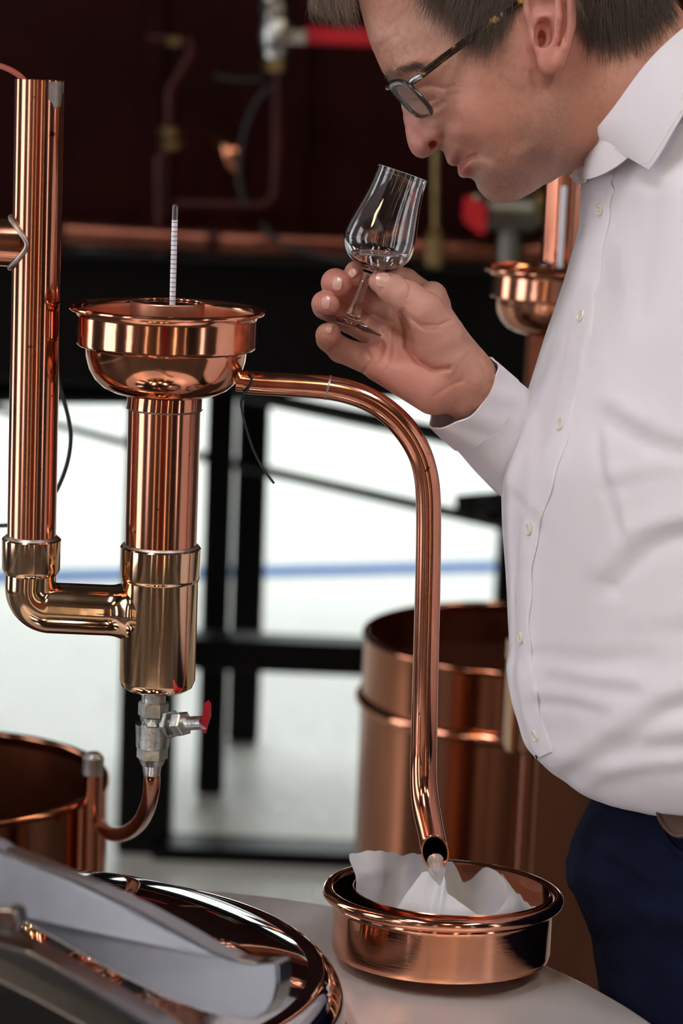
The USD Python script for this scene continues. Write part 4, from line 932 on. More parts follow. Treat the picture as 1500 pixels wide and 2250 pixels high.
# the far side mirrors the near one
k_ = 1 - np.abs(vz) / F
ox, oy = 750 + (vx - 750) * (1 - vz / F), 1125 + (vy - 1125) * (1 - vz / F)
mx_, my_ = 750 + (ox - 750) / k_, 1125 + (oy - 1125) / k_
inside_ = shapely.contains_xy(hpl, mx_, my_); ed_ = shapely.distance(shapely.points(mx_, my_), hpl.exterior)
scalp = np.clip(np.where(inside_, ed_, -ed_) / 34 + .35, 0, 1) * (vy < 420) * np.clip((122 - my_) / 80, .22, 1)
beard = np.zeros(len(vx))
for cx_, cy_, rx_, ry_, w_ in ((1105, 395, 75, 42, 1), (1185, 330, 70, 62, 1), (1222, 270, 40, 70, .9), (1020, 340, 30, 20, .35), (1060, 395, 40, 34, .7), (1090, 345, 50, 45, .55)):
    beard = np.maximum(beard, w_ * np.exp(-(((mx_ - cx_) / rx_) ** 2 + ((my_ - cy_) / ry_) ** 2) ** 1.5))
beard *= (vy < 470)
pv_ = UsdGeom.PrimvarsAPI(bprim)
for nm_, ar_ in (('scalp', scalp), ('beard', beard)):
    pv_.CreatePrimvar(nm_, Sdf.ValueTypeNames.FloatArray, 'vertex').Set(Vt.FloatArray.FromNumpy(ar_.astype(np.float32)))
# nails
plain('nail', (.62, .345, .285), .22, .06)
def nail(x, y, z, ax_, nz, L, Wd):
    u = np.array([*ax_, 0.0]); u /= np.linalg.norm(u); n_ = np.array(nz, float); n_ /= np.linalg.norm(n_); u = u - n_ * (u @ n_); u /= np.linalg.norm(u); w_ = np.cross(n_, u)
    a_, b_ = np.meshgrid(np.linspace(-1, 1, 13), np.linspace(-1, 1, 13), indexing='ij')
    sq = np.maximum(np.abs(a_), np.abs(b_)); r_ = np.hypot(a_, b_) + 1e-9; k_ = np.where(r_ > 0, sq / r_, 1) ** .65
    A_, B_ = a_ * k_ * L, b_ * k_ * Wd
    q = np.array([x, y, z]) + A_[..., None] * u + B_[..., None] * w_ - (B_[..., None] ** 2 / (Wd * 3.2) + A_[..., None] ** 2 / (L * 9)) * n_
    s_ = sheet(q, 2.2, n_); s_.vertices = pw(s_.vertices); trimesh.repair.fix_normals(s_); obj('fingernail', s_, 'nail', me, smooth=50)
def onsurf(x, y):
    """the near skin of the hand at a picture point"""
    o = pw(np.array([[x, y, 200.0]]))[0]; dirn = FWD
    v = hand.vertices; rel = v - o; al = rel @ FWD; dist = np.linalg.norm(rel - al[:, None] * FWD, axis=1)
    near_ = dist < 5 / SM
    return 200 - al[near_].min() * SM if near_.any() else 0
for (x, y, ax_, nz, L, Wd) in ((839, 619, (1, .12), (-.05, -.35, 1), 15, 17), (740, 625, (.75, .1), (-.3, -.05, 1), 11, 15), (715, 667, (.75, .1), (-.35, -.0, 1), 10, 14), (722, 724, (.6, .1), (-.4, -.2, 1), 8, 10), (774, 600, (.5, .5), (-.4, -.2, 1), 9, 11)):
    nail(x, y, onsurf(x, y) + 4.2, ax_, nz, L, Wd)
# ------------------------------------------------------------------ hair
plain('hair_strand', (.075, .050, .036), .5, .5)
plain('hair_grey', (.19, .135, .098), .5, .3)
def curves(name, strands, width, mat, parent, **kw):
    c = UsdGeom.BasisCurves.Define(stage, numbered(pathof(parent) + '/' + name))
    pts = np.vstack(strands).astype(np.float32); n = len(strands[0])
    c.CreateTypeAttr('linear'); c.CreatePointsAttr(Vt.Vec3fArray.FromNumpy(pts)); c.CreateCurveVertexCountsAttr(Vt.IntArray([len(s) for s in strands]))
    wd = np.concatenate([np.linspace(1, .35, len(s)) * width for s in strands]).astype(np.float32)
    c.CreateWidthsAttr(Vt.FloatArray.FromNumpy(wd)); c.SetWidthsInterpolation('vertex')
    UsdShade.MaterialBindingAPI.Apply(c.GetPrim()).Bind(MATS[mat]); return tag(c.GetPrim(), **kw)
hv = np.array(head.vertices); hn = np.array(head.vertex_normals)
if (hn * (hv - hv.mean(0))).sum() < 0: hn = -hn
rg = np.random.default_rng(11)
nh = len(hv); sc = scalp[:nh]
cand = np.flatnonzero((sc > .25))
px_, py_ = mx_[:nh], my_[:nh]
wgt = sc[cand] ** 2 * np.where(vz[:nh][cand] > 0, 1.0, .35) * np.where(py_[cand] > -60, 1.6, .45)
roots = rg.choice(cand, 17000, p=wgt / wgt.sum())
crown_w = pw(np.array([[1180, -330, 0]]))[0]
st_ = []
for r in roots:
    p0, n0 = hv[r] + rg.normal(0, .0004, 3), hn[r]
    g = p0 - crown_w + rg.normal(0, .012, 3); g -= n0 * (g @ n0); g /= np.linalg.norm(g) + 1e-9
    fade = float(np.clip((sc[r] - .2) / .7, .12, 1)); L = (.010 + .022 * fade) * rg.uniform(.6, 1.1)
    lift = rg.uniform(.12, .5); cw = rg.normal(0, .25, 3)
    t = np.linspace(0, 1, 6)[:, None]
    st_.append(p0 + L * t * g + n0 * (L * lift * (t - .62 * t * t)) + L * .3 * t * t * cw)
curves('hair', st_, .00020, 'hair_strand', me, label='short dark brown hair')
st_ = []
for k_i in range(1000):
    z = rg.uniform(-95, 95); a = rg.uniform(0, 1)
    x0, y0 = 800 + 70 * a + rg.normal(0, 8), -175 + 75 * a + rg.normal(0, 8)
    e = np.array([rg.uniform(684, 790), rg.uniform(-20, 76), z * .9 + rg.normal(0, 14)])
    e[1] = min(e[1], 78 - (790 - e[0]) * .35)
    m1 = np.array([x0 * .5 + e[0] * .5 - 30, y0 * .6 + e[1] * .4 - 35, z])
    p3 = np.array([[x0, y0, z], m1, [e[0] - 8, e[1] * .6 + y0 * .1 - 8, e[2]], e + [rg.normal(4, 9), 0, 0]])
    c = spline(p3, 10) + rg.normal(0, 2.2, (10, 3)) * np.linspace(0, 1, 10)[:, None]
    st_.append(pw(c))
curves('forelock', st_, .00016, 'hair_grey', me, label='loose curly forelock above the forehead')
st_ = []
for k_i in range(420):
    t = rg.uniform(0, 1); s_ = 1 if k_i < 300 else -1
    x0, y0 = 846 + 78 * t + rg.normal(0, 2.5), 168 - 26 * math.sin(t * 1.7) + rg.normal(0, 5) * (1 - .5 * t)
    ii = np.argmin((px_ - x0) ** 2 + (py_ - y0) ** 2 + np.where(vz[:nh] * s_ > 0, 0, 1e6))
    p0, n0 = hv[ii], hn[ii]; g = RGT * .8 + UPV * (.35 - .6 * t) + rg.normal(0, .25, 3); g -= n0 * (g @ n0); g /= np.linalg.norm(g)
    tt_ = np.linspace(0, 1, 4)[:, None]; L = .008 * rg.uniform(.6, 1.1)
    st_.append(p0 + g * L * tt_ + n0 * L * .3 * tt_ * (1 - .4 * tt_))
curves('eyebrow', st_, .00016, 'hair_strand', me)

# ------------------------------------------------------------------ spectacles
material('tortoise', {'tc': ('texture_coordinate', {}), 'n': ('noise_texture', {'scale': 95, 'detail': 2}), 'r': ('rgb_ramp', {'ramp': [(.48, (.012, .008, .006)), (.58, (.05, .025, .008)), (.66, (.62, .40, .09))]}), 'p': ('principled_bsdf', {'roughness': .12})},
         [('tc.object', 'n.vector'), ('n.fac', 'r.fac'), ('r.color', 'p.base_color')])
plain('frame_dark', (.030, .024, .020), .18, .3, 60)
sp_ = thing('spectacles', 'tortoiseshell spectacles worn low on the nose of the man', 'glasses')
def gl(x, y, z): return pw(pq(x, y, z))
Cc, Uu, Vv = np.array([904, 218, 112.0]), np.array([20, -5, 80.0]), np.array([33, 37, 0.0])
def lens_pt(a, b, s): q = Cc + a * Uu + b * Vv; return gl(q[0], q[1], q[2] * s)
tq = np.linspace(0, 2 * np.pi, 49)[:-1]
se = lambda v, e=.62: np.sign(v) * np.abs(v) ** e
for s in (1, -1):
    ring = np.array([lens_pt(se(math.cos(t)), se(math.sin(t)), s) for t in tq])
    cenr = ring.mean(0); nrm_ = np.cross(ring[12] - cenr, ring[0] - cenr); nrm_ /= np.linalg.norm(nrm_)
    rings = []
    for k in range(len(ring)):
        tg = ring[(k + 1) % 48] - ring[k - 1]; tg /= np.linalg.norm(tg); o = np.cross(tg, nrm_)
        wv, wn = .0012 + .0018 * max(0, -math.sin(tq[k]) - .1), .0017
        rings.append([ring[k] + o * wv * math.cos(a) + nrm_ * wn * math.sin(a) for a in np.linspace(0, 2 * np.pi, 11)[:-1]])
    R_ = np.array(rings + rings[:1]); obj('rim', loft(R_, caps=False), 'frame_dark', sp_, smooth=50)
    lv_ = np.vstack([ring * .985 + cenr * .015]); 
    gxy = np.array([[cenr + (ring[k] - cenr) * r + nrm_ * .0012 * (1 - r * r) for k in list(range(48)) + [0]] for r in np.linspace(.02, .98, 8)])
    obj('lens', sheet(gxy, .0012), 'lens_glass', sp_, smooth=40)
    hz = gl(907, 178, 192 * s); h1 = gl(920, 169, 207 * s)
    obj('hinge', tube(np.array([gl(902, 181, 180 * s), hz, h1, gl(926, 165, 209 * s)]), [.0022, .0026, .0026, .0024], 12), 'valve_nickel', sp_, label='silver hinge')
    arm = spline([gl(924, 166, 209 * s), gl(990, 115, 214 * s), gl(1060, 64, 222 * s), gl(1130, 12, 228 * s), gl(1168, -20, 232 * s), gl(1200, -40, 226 * s)], 40)
    N_ = len(arm); tg = np.gradient(arm, axis=0); tg /= np.linalg.norm(tg, axis=1, keepdims=True)
    w1 = np.cross(tg, FWD); w1 /= np.linalg.norm(w1, axis=1, keepdims=True)
    rr_ = np.array([[arm[k] + w1[k] * .0027 * math.cos(a) + FWD * .0013 * math.sin(a) for a in np.linspace(0, 2 * np.pi, 13)[:-1]] for k in range(N_)])
    obj('temple_arm', loft(rr_), 'tortoise', sp_, smooth=50)
obj('bridge', tube(spline([gl(862, 190, 42), gl(853, 192, 20), gl(851, 193, 0), gl(853, 192, -20), gl(862, 190, -42)], 20), .0019, 12), 'frame_dark', sp_)

# ------------------------------------------------------------------ tasting glass in the hand
A0 = np.array([768, 716, 2.0]); AX = np.array([118, -337, 44.0]); AX /= np.linalg.norm(AX)
go = pw(A0[None])[0]; gd = pw((A0 + AX * SM)[None])[0] - go; gd /= np.linalg.norm(gd)
k1 = 1 / SM
outp = [(0, 0), (60, 0), (72, 1.2), (73.5, 3.2), (72, 4.6), (40, 11), (22, 17), (15.5, 24), (14.5, 34), (12, 60), (10, 85), (8.8, 105), (10, 120), (17, 128), (30, 133), (53, 145), (71, 166), (79, 190), (78.5, 205), (74, 232), (67, 265), (61, 298), (57.5, 330), (56.3, 350)]
rimp = [(55.6 + 1.2 * math.cos(a), 352.5 + 1.6 * math.sin(a)) for a in np.linspace(.2, 2.9, 6)]
innp = [(53.8, 345), (54.2, 330), (57.6, 298), (63.4, 265), (70.2, 232), (74.6, 205), (75, 190), (67.5, 169), (50, 150), (28, 140.5), (10, 138), (0, 137.5)]
def smoothp(p, per=4):
    p = np.asarray(p, float); t = np.concatenate([[0], np.cumsum(np.linalg.norm(np.diff(p, axis=0), axis=1))]); return PchipInterpolator(t, p)(np.unique(np.concatenate([np.linspace(a, b, per, endpoint=False) for a, b in zip(t[:-1], t[1:])] + [[t[-1]]])))
prof_o = np.vstack([outp[:5], smoothp(outp[4:])]); prof_i = smoothp(innp)
wg = thing('tasting_glass', 'tulip-shaped stemmed tasting glass tilted between thumb and fingers', 'glass')
full = np.vstack([prof_o, rimp, prof_i]) * k1
# one watertight body split at the stem: bowl, stem, foot
gm = lathe(full, 96, axis=gd, origin=go); GM = man(gm)
def part(lo, hi): return untm(GM.trim_by_plane(tuple(gd), float(go @ gd + lo * k1)).trim_by_plane(tuple(-gd), float(-(go @ gd + hi * k1)))) if GM.status() == m3d.Error.NoError else None
obj('bowl', gm, 'glass', wg, smooth=35)
lip = P(846, 556, DM); LQ = man(lathe(np.vstack([[(0, 350)], [(51, 350)], prof_i - [0, 0]]) * k1 * [.996, 1] + [0, .00004], 96, axis=gd, origin=go))
lq = untm(LQ.trim_by_plane((0, 0, -1), float(-lip[2])))
obj('spirit', lq, 'spirit', label='clear spirit lying level in the tilted tasting glass', cat='liquid', smooth=30)

# ------------------------------------------------------------------ white shirt
material('shirt_cotton', {'g': ('geometry', {}), 'w': ('noise_texture', {'scale': 1500, 'detail': 1}), 'b': ('bump', {'strength': .12, 'distance': .0004}), 'n': ('noise_texture', {'scale': 7, 'detail': 3}), 'r': ('rgb_ramp', {'ramp': [(.3, (.80, .775, .83)), (.7, (.85, .825, .87))]}),
    'p': ('principled_bsdf', {'roughness': .75, 'sheen_weight': .15, 'specular_ior_level': .25}), 't': ('translucent_bsdf', {'color': (.6, .58, .6)}), 'm': ('mix_closure', {'fac': .10})},
    [('g.position', 'w.vector'), ('w.fac', 'b.height'), ('b.normal', 'p.normal'), ('g.position', 'n.vector'), ('n.fac', 'r.fac'), ('r.color', 'p.base_color'), ('p.BSDF', 'm.closure1'), ('t.BSDF', 'm.closure2')], surface='m.closure')
plain('button_shell', (.70, .68, .60), .25, .06, 80)
PSI = math.radians(21)
tab = np.array([  # row, front contour, half depth, half width
    (170, 1432, 110, 236), (235, 1374, 135, 262), (296, 1322, 152, 262), (306, 1300, 166, 262), (330, 1290, 195, 268), (380, 1284, 240, 285), (430, 1283, 280, 350), (480, 1283, 315, 420), (560, 1264, 345, 480), (640, 1241, 360, 515), (740, 1206, 375, 535), (850, 1171, 390, 545), (950, 1139, 405, 555), (1060, 1110, 420, 560), (1150, 1113, 425, 565), (1250, 1120, 425, 565), (1350, 1125, 425, 565), (1430, 1129, 422, 565), (1480, 1123, 422, 565), (1540, 1131, 420, 560), (1600, 1148, 415, 555), (1650, 1164, 408, 545), (1700, 1208, 385, 520), (1740, 1256, 355, 490), (1766, 1308, 322, 455), (1778, 1370, 285, 415), (1776, 1430, 250, 380)])
ys_ = np.concatenate([np.linspace(0, 21, 160), np.linspace(21, len(tab) - 1, 50)[1:]])
ii_ = np.arange(len(tab)); cs = PchipInterpolator(ii_, tab); rowsT = cs(ys_)
nth = 260; th_ = np.linspace(-np.pi, np.pi, nth, endpoint=False)
def torso_ring(Y, XL, a, b):
    ct, s_ = np.cos(th_), np.sin(th_)
    e = .92
    p_, q_ = a * np.sign(ct) * np.abs(ct) ** e, b * np.sign(s_) * np.abs(s_) ** e
    X = -p_ * math.cos(PSI) + q_ * math.sin(PSI); Z = p_ * math.sin(PSI) + q_ * math.cos(PSI)
    Xc = XL - X.min()
    return np.stack([Xc + X, np.full(nth, Y), Z - 20], -1)
tors = np.array([torso_ring(*r) for r in rowsT])
nrmT = np.cross(np.gradient(tors, axis=0), np.roll(tors, -1, 1) - np.roll(tors, 1, 1)); nrmT /= np.linalg.norm(nrmT, axis=-1, keepdims=True) + 1e-9
if (nrmT[80] * (tors[80] - tors[80].mean(0))).sum() < 0: nrmT = -nrmT
# picture position of every point, so that the folds lie where the cloth is pulled
def q2pix(q): k = 1 - q[..., 2] / F; return np.stack([750 + (q[..., 0] - 750) / k, 1125 + (q[..., 1] - 1125) / k], -1)
tp = q2pix(tors).astype(np.float32); nearT = np.clip((nrmT[..., 2] + .15) / .3, 0, 1)
fold = np.zeros(tors.shape[:2])
def fg(pts, amp, w):
    global fold
    d_ = pld(tp, pts); L0 = np.array(pts, float); lim = 1
    fold = fold + nearT * amp * np.exp(-(d_ / w) ** 2)
def fgr(pts, amp, w, off):                                             # a fold: crest with its hollow below
    fg(pts, -amp, w * 1.35); fg([(x + off[0], y + off[1]) for x, y in pts], amp * .9, w * 1.7)
fgr([(1520, 1172), (1470, 1182), (1420, 1205), (1385, 1240), (1345, 1285)], 15, 20, (-16, -34))
fgr([(1520, 1000), (1460, 985), (1400, 958), (1340, 922)], 11, 18, (6, -34))
fgr([(1312, 950), (1318, 1010), (1332, 1070), (1362, 1165)], 5, 9, (18, -2))
fgr([(1330, 1070), (1400, 1058), (1450, 1045), (1520, 1040)], 5, 12, (0, -22))
fgr([(1350, 1630), (1410, 1600), (1460, 1565), (1520, 1545)], 11, 20, (-6, -36))
fgr([(1245, 1705), (1310, 1668), (1380, 1650), (1520, 1640)], 11, 20, (-4, -36))
fgr([(1180, 1545), (1260, 1552), (1330, 1572)], 5, 12, (4, -24))
fgr([(1215, 1495), (1300, 1512), (1390, 1520)], 5, 13, (4, -26))
fgr([(1180, 1440), (1280, 1450), (1420, 1440)], 4, 15, (4, -28))
fgr([(1320, 1730), (1400, 1705), (1520, 1695)], 8, 18, (0, -30))
fgr([(1400, 1400), (1460, 1385), (1520, 1380)], 4, 18, (0, -30))
fgr([(1330, 560), (1345, 660), (1352, 760)], 4, 20, (26, 0))
fgr([(1440, 420), (1425, 560), (1400, 700)], 5, 26, (34, 0))
fgr([(1165, 870), (1185, 960), (1178, 1040)], 4, 12, (-14, 6))
fgr([(1110, 1080), (1150, 1110), (1190, 1165)], 4, 12, (6, -16))
fold += 5.0 * (meshkit.fbm(np.stack([tors[..., 0] / 120, tors[..., 1] / 170, tors[..., 2] / 120], -1), 3, 4) - .5) * np.clip((tors[..., 1] - 330) / 150, 0, 1)
fold += 2.0 * (meshkit.fbm(np.stack([tors[..., 0] / 60, tors[..., 1] / 22, tors[..., 2] / 60], -1), 2, 8) - .5) * np.clip((tors[..., 1] - 1420) / 120, 0, 1)
torsF = tors + nrmT * (1.0 * fold)[..., None]
# sleeves
def sleeve(cpts, rads, seed, n=70, na=72, amp=5.0):
    c = spline(cpts, n); t = np.gradient(c, axis=0); t /= np.linalg.norm(t, axis=1, keepdims=True)
    rd = PchipInterpolator(np.linspace(0, 1, len(rads)), rads)(np.linspace(0, 1, n))
    zz = np.array([0, 0, 1.0]); out = []
    for k in range(n):
        b_ = zz - t[k] * (zz @ t[k]); b_ /= np.linalg.norm(b_); a_ = np.cross(t[k], b_)
        an = np.linspace(0, 2 * np.pi, na, endpoint=False)
        r0 = rd[k, 0] * np.cos(an)[:, None] * a_ + rd[k, 1] * np.sin(an)[:, None] * b_
        base__ = c[k] + r0
        nn = r0 / np.linalg.norm(r0, axis=1, keepdims=True)
        w = amp * (meshkit.fbm(np.stack([np.full(na, k / n * 9), np.cos(an) * 1.3, np.sin(an) * 1.3], -1), 3, seed) - .5) * 2 * min(1, k / 6)
        out.append(base__ + nn * w[:, None])
    return np.array(out)
slr = sleeve([(1062, 899, -78), (1110, 940, -122), (1175, 1000, -180), (1300, 1100, -300), (1420, 1180, -410), (1490, 1120, -450), (1540, 900, -430), (1570, 700, -400), (1590, 560, -380)],
             [(102, 80), (110, 84), (114, 88), (122, 100), (135, 118), (135, 125), (140, 130), (150, 135), (120, 110)], 3, n=90)
sll = sleeve([(1755, 1540, 400), (1780, 1400, 385), (1805, 1180, 350), (1770, 900, 370), (1725, 680, 385), (1690, 540, 370)], [(92, 92), (110, 110), (128, 128), (138, 135), (150, 140), (130, 120)], 5, n=70)
sh_m = cat(loft(torsF), loft(slr), loft(sll)); sh_m.vertices = pw(sh_m.vertices)
shirt = obj('shirt', sh_m, 'shirt_cotton', me, smooth=60, label='white cotton dress shirt')
tq_ = torsF[nearT > .05]; tpx = q2pix(tq_)
from scipy.spatial import cKDTree
zt_i = LinearNDInterpolator(tpx, tq_[:, 2]); n_i = LinearNDInterpolator(tpx, nrmT[nearT > .05])
def on_shirt(px, py, off=0.0):
    z = zt_i(px, py); nn = n_i(px, py); q = pq(px, py, z); return q + nn * off
# cuff: turned double edge round the wrist
cth = np.linspace(0, 2 * np.pi, 97)
ca, cb = np.array([1068, 905, -84.0]), np.array([1019, 861, -40.0]); cd = (cb - ca) / np.linalg.norm(cb - ca)
bb_ = np.array([0, 0, 1.0]); bb_ = bb_ - cd * (bb_ @ cd); bb_ /= np.linalg.norm(bb_); aa_ = np.cross(cd, bb_)
cg = []
for t in np.linspace(0, 1, 12):
    c = ca + (cb - ca) * t; R1, R2 = 105 - 1 * t, 82
    wv = 2.5 * np.sin(cth * 5 + 1) * t + 2 * np.sin(cth * 9 + t * 3)
    r_ = c + (R1 + wv)[:, None] * np.cos(cth)[:, None] * aa_ + (R2 + wv)[:, None] * np.sin(cth)[:, None] * bb_ + cd * (4 * np.sin(cth * 3))[:, None] * t
    cg.append(r_)
cg = np.array(cg); cg[:, -1] = cg[:, 0]
cu = sheet(cg, 4.2); cu.vertices = pw(cu.vertices); obj('cuff', cu, 'shirt_cotton', shirt, smooth=50)
# placket and buttons
pl = np.array([(1322, 372), (1322, 410), (1318, 460), (1300, 570), (1280, 690), (1258, 810), (1234, 930), (1200, 1050), (1168, 1160), (1152, 1280), (1149, 1400), (1158, 1500), (1181, 1612), (1214, 1690)], float)
plt = CubicSpline(np.linspace(0, 1, len(pl)), pl)(np.linspace(0, 1, 150)); tg = np.gradient(plt, axis=0); tg /= np.linalg.norm(tg, axis=1, keepdims=True); nr_ = np.stack([-tg[:, 1], tg[:, 0]], 1)
nr_[nr_[:, 0] < 0] *= -1
half = np.interp(np.linspace(0, 1, 150), [0, .12, .5, .75, 1], [26, 25, 21, 17, 20])
gridp = []
for u in np.linspace(-1, 1, 11):
    wv = 2.2 * np.sin(np.arange(150) * .55) * abs(u) ** 3 if u > 0 else 0
    xy = plt + nr_ * (half * u + wv)[:, None]
    off = 5.0 - 2.0 * (abs(u) > .95) + 4.5 * (meshkit.noise(np.stack([np.arange(150) / 3.6, np.full(150, u * .8), np.zeros(150)], -1), 3) - .5)
    q = on_shirt(xy[:, 0], xy[:, 1]); nn = n_i(xy[:, 0], xy[:, 1])
    gridp.append(q + nn * off[:, None])
gridp = np.array(gridp); okc = ~np.isnan(gridp).any((0, 2)); gridp = gridp[:, okc]
pk = sheet(gridp, 4.5, (0, 0, 1)); pk.vertices = pw(pk.vertices); obj('placket', pk, 'shirt_cotton', shirt, smooth=50)
def button(px, py, r):
    q = on_shirt(np.array([px]), np.array([py]))[0]; n0 = n_i(px, py).ravel(); n0 = n0 / np.linalg.norm(n0)
    c = pw((q + n0 * 4.5)[None])[0]; nw = pw((q + n0 * 50)[None])[0] - pw(q[None])[0]; nw /= np.linalg.norm(nw)
    bd = man(lathe([(0, 0), (r, 0), (r, .0012), (r - .0006, .0019), (r - .0011, .0019), (r - .0016, .0013), (0, .0012)], 32, axis=nw, origin=c))
    d_, a_, b_ = frame_of(nw)
    for sx in (-1, 1):
        for sy in (-1, 1):
            bd = bd - man(lathe([(0, -.001), (.00045, -.001), (.00045, .003), (0, .003)], 10, axis=nw, origin=c + (a_ * sx + b_ * sy) * .0011))
    obj('button', untm(bd), 'button_shell', shirt, smooth=30)
for x_, y_, r_ in ((1322, 460, .0049), (1281, 696, .0047), (1236, 934, .0047), (1167, 1163, .0047), (1149, 1401, .0046), (1181, 1615, .0046)): button(x_, y_, r_)
# collar leaf on the near side, its twin beyond the neck, and the stand between
def collar_leaf(s):
    topc = [(1297, 300, 128), (1318, 272, 178), (1350, 232, 206), (1390, 176, 220), (1432, 124, 222), (1480, 78, 208), (1530, 36, 170), (1575, -2, 90), (1590, -15, 0)]
    botc = [(1425, 373, 262), (1440, 352, 275), (1462, 316, 288), (1490, 268, 296), (1530, 210, 290), (1575, 160, 262), (1625, 120, 205), (1665, 80, 110), (1680, 60, 0)]
    T_ = spline([gl_(*t, s) for t in topc], 60); B_ = spline([gl_(*t, s) for t in botc], 60)
    G = []
    for v in np.linspace(0, 1, 16):
        g = T_ * (1 - v) + B_ * v; bulge = 10 * math.sin(v * math.pi) * (1 - .3 * v)
        g = g + np.array([.25, .25, .9 * s]) * bulge
        if v < .15: g = g - np.array([0, 0, .9 * s]) * (1 - v / .15) ** 2 * 6
        G.append(g)
    m = sheet(np.array(G), 4.0, (0, 0, s)); m.vertices = pw(m.vertices); return m
def collar_stitch():
    T_ = spline([gl_(*t, 1) for t in [(1297, 300, 131), (1350, 327, 190), (1394, 350, 240), (1419, 361, 266), (1434, 345, 277), (1456, 310, 290), (1484, 263, 299), (1524, 206, 293), (1570, 156, 265)]], 80)
    m = tube(pw(T_ + np.array([0, 0, 4.5])), .00028, 6); return m
def gl_(x, y, z, s): q = pq(x, y, z); q = np.array(q, float); q[2] *= s; return q
obj('collar', collar_leaf(1), 'shirt_cotton', shirt, smooth=50)
obj('collar', collar_leaf(-1), 'shirt_cotton', shirt, smooth=50)
obj('collar_stitching', collar_stitch(), 'button_shell', shirt)
def stand_pt(x, y, z): return np.array(pq(x, y, z))
up_ = np.array([0, 0, -16.0]) + spline([stand_pt(1300, 302, 60), stand_pt(1301, 298, 118), stand_pt(1330, 262, 172), stand_pt(1372, 205, 200), stand_pt(1425, 138, 208), stand_pt(1485, 82, 190), stand_pt(1540, 35, 140)], 50)
lo_ = np.array([0, 0, -20.0]) + spline([stand_pt(1283, 392, 66), stand_pt(1296, 390, 140), stand_pt(1340, 372, 205), stand_pt(1395, 330, 240), stand_pt(1455, 260, 250), stand_pt(1520, 190, 235), stand_pt(1580, 130, 180)], 50)
gs_ = np.array([up_ * (1 - v) + lo_ * v + np.array([-5, 2, 3]) * math.sin(v * math.pi) for v in np.linspace(0, 1, 10)])
sm_ = sheet(gs_, 4, (0, 0, 1)); sm_.vertices = pw(sm_.vertices); obj('collar_stand', sm_, 'shirt_cotton', shirt, smooth=50)
up2 = spline([stand_pt(1300, 304, 70), stand_pt(1284, 330, 20), stand_pt(1262, 372, -30), stand_pt(1248, 385, -70)], 30)
lo2 = spline([stand_pt(1283, 394, 76), stand_pt(1282, 400, 20), stand_pt(1276, 404, -30), stand_pt(1270, 408, -70)], 30)
s2 = sheet(np.array([up2 * (1 - v) + lo2 * v for v in np.linspace(0, 1, 8)]), 4, (-1, 0, .3)); s2.vertices = pw(s2.vertices); obj('collar_stand', s2, 'shirt_cotton', shirt, smooth=50)

# ------------------------------------------------------------------ navy trousers, belt pouch, shoes
plain('navy_denim', (.0030, .0050, .019), .9, .35, 22, bump=.35, bscale=420, dist=.0008, specular_ior_level=.1)
plain('shoe_leather', (.02, .012, .008), .35)
tb = np.array([(1742, 1400, 270, 400), (1770, 1318, 320, 440), (1800, 1299, 340, 455), (1840, 1280, 350, 460), (1880, 1263, 358, 462), (1920, 1256, 362, 462), (1955, 1256, 360, 460), (1990, 1272, 345, 455), (2030, 1292, 330, 448), (2080, 1310, 315, 415), (2150, 1320, 300, 385), (2250, 1332, 285, 360), (2330, 1345, 275, 340)], float)
rT = PchipInterpolator(np.arange(len(tb)), tb)(np.linspace(0, len(tb) - 1, 110))
pel = np.array([torso_ring(*r) for r in rT]); nP = np.cross(np.gradient(pel, axis=0), np.roll(pel, -1, 1) - np.roll(pel, 1, 1)); nP /= np.linalg.norm(nP, axis=-1, keepdims=True) + 1e-9
if (nP[50] * (pel[50] - pel[50].mean(0))).sum() < 0: nP = -nP
tp = q2pix(pel).astype(np.float32); nearT2 = np.clip((nP[..., 2] + .15) / .3, 0, 1); nearT = nearT2; fold = np.zeros(pel.shape[:2])
for pts_, a_, w_ in (([(1290, 1860), (1360, 1900), (1450, 1990)], 10, 18), ([(1275, 1960), (1360, 1990), (1480, 2060)], 9, 18), ([(1310, 2060), (1400, 2050), (1500, 2090)], 8, 20), ([(1330, 1900), (1420, 1950), (1500, 1965)], 6, 14), ([(1330, 2130), (1420, 2150), (1500, 2200)], 7, 22)):
    fgr(pts_, a_, w_, (10, -30))
fold += 7 * (meshkit.fbm(np.stack([pel[..., 0] / 70, pel[..., 1] / 45, pel[..., 2] / 70], -1), 3, 21) - .5)
pel = pel + nP * fold[..., None]
legs = []
pb = pw(np.array([tors[0].mean(0)]))
low_c = pel[-1].mean(0)
for s_, ft in zip((-1, 1), feet):
    hj = pw((low_c + np.array([95, -150, 150 * -s_]))[None])[0]; an_ = ft + np.array([.02, 0, .02]); kn = hj * .5 + an_ * .5 + np.array([-.02, 0, 0])
    legs.append(tube(spline([hj, hj * .6 + kn * .4, kn, kn * .4 + an_ * .6, an_], 40), np.linspace(.084, .060, 40) + .003 * np.sin(np.arange(40) * 1.1), 36))
pm = loft(pel); pm.vertices = pw(pm.vertices)
tro = obj('trousers', cat(pm, *legs), 'navy_denim', me, smooth=60, label='dark navy denim trousers')
tq2 = pel[nearT2 > .05]; zt_i = LinearNDInterpolator(q2pix(tq2), tq2[:, 2]); n_i = LinearNDInterpolator(q2pix(tq2), nP[nearT2 > .05])
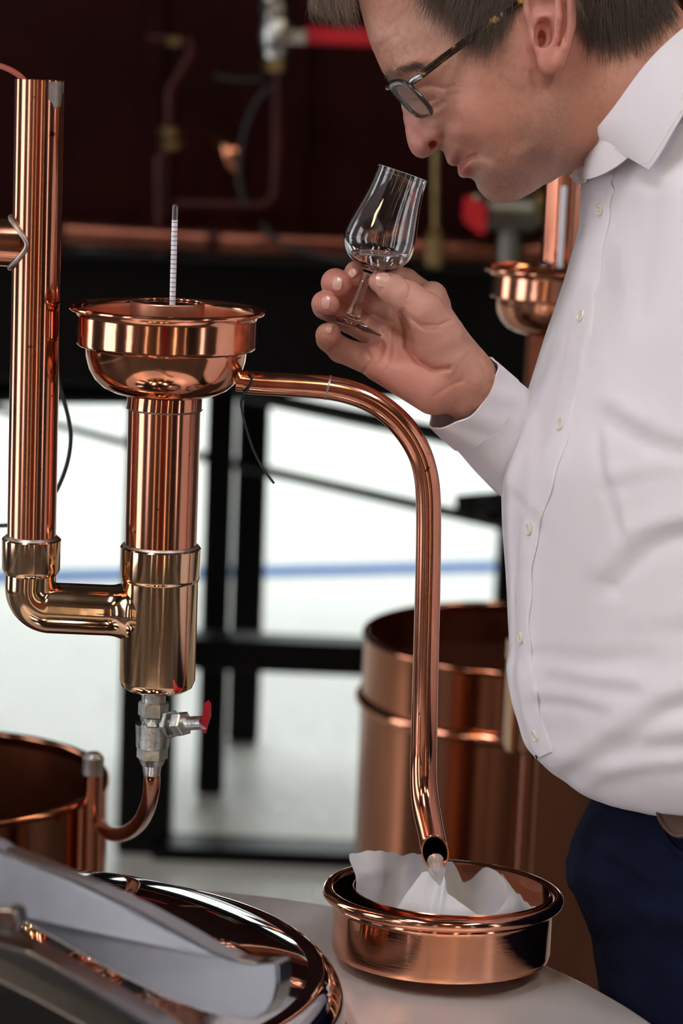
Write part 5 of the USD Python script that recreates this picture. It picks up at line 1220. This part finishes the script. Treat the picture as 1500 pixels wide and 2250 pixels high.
def strip(pts, w, off, th, mat, name, par, **kw):
    pts = np.array(pts, float); c = CubicSpline(np.linspace(0, 1, len(pts)), pts)(np.linspace(0, 1, 60)); t = np.gradient(c, axis=0); t /= np.linalg.norm(t, axis=1, keepdims=True); n_ = np.stack([-t[:, 1], t[:, 0]], 1)
    G = []
    for u in (-1, -.8, 0, .8, 1):
        xy = c + n_ * w * u; G.append(on_shirt(xy[:, 0], xy[:, 1]) + n_i(xy[:, 0], xy[:, 1]) * (off - (abs(u) > .9) * th * .5))
    G = np.array(G); ok = ~np.isnan(G).any((0, 2)); m = sheet(G[:, ok], th, (0, 0, 1)); m.vertices = pw(m.vertices); return obj(name, m, mat, par, smooth=50, **kw)
strip([(1436, 1770), (1445, 1800), (1462, 1840), (1490, 1872), (1530, 1900), (1560, 1915)], 7, 5, 5, 'navy_denim', 'pocket_seam', tro)
# leather pouch on the hip
gp = []
for v in np.linspace(0, 1, 14):
    row = []
    for u in np.linspace(0, 1, 22):
        x0 = 1440 + 46 * v ** 1.2 + 14 * v ** 4; x = x0 + (1640 - x0) * u; y = 1752 + 96 * v - 10 * u * v
        row.append((x, y))
    row = np.array(row); q = on_shirt(row[:, 0], row[:, 1]) + n_i(row[:, 0], row[:, 1]) * 33
    gp.append(q)
gp = np.array(gp); okp = ~np.isnan(gp).any((0, 2)); gp = gp[:, okp]
po = sheet(gp, 16, (0, 0, 1)); po.vertices = pw(po.vertices)
pt = thing('leather_pouch', 'dark brown leather pouch hanging at the hip just under the shirt hem', 'pouch')
obj('flap', po, 'leather_brown', pt, smooth=50)
edge_ = spline(pw(np.vstack([gp[:, 0], gp[-1, 1:]]) + np.array([0, 0, 2.0]))[::2], 60)
obj('piping', tube(edge_, .0014, 10), 'leather_brown', pt)
for ft in feet:
    o = [hull2(ft + [.06, 0, -.035], .032, ft + [-.10, 0, -.04], .028), hull2(ft + [.0, 0, -.0], .036, ft + [-.05, 0, -.03], .036), hull2(ft + [.06, 0, -.03], .034, ft + [0, 0, .02], .040)]
    obj('shoe', untm(m3d.Manifold.batch_boolean(o, m3d.OpType.Add).trim_by_plane((0, 0, 1), .002)), 'shoe_leather', me, smooth=40)
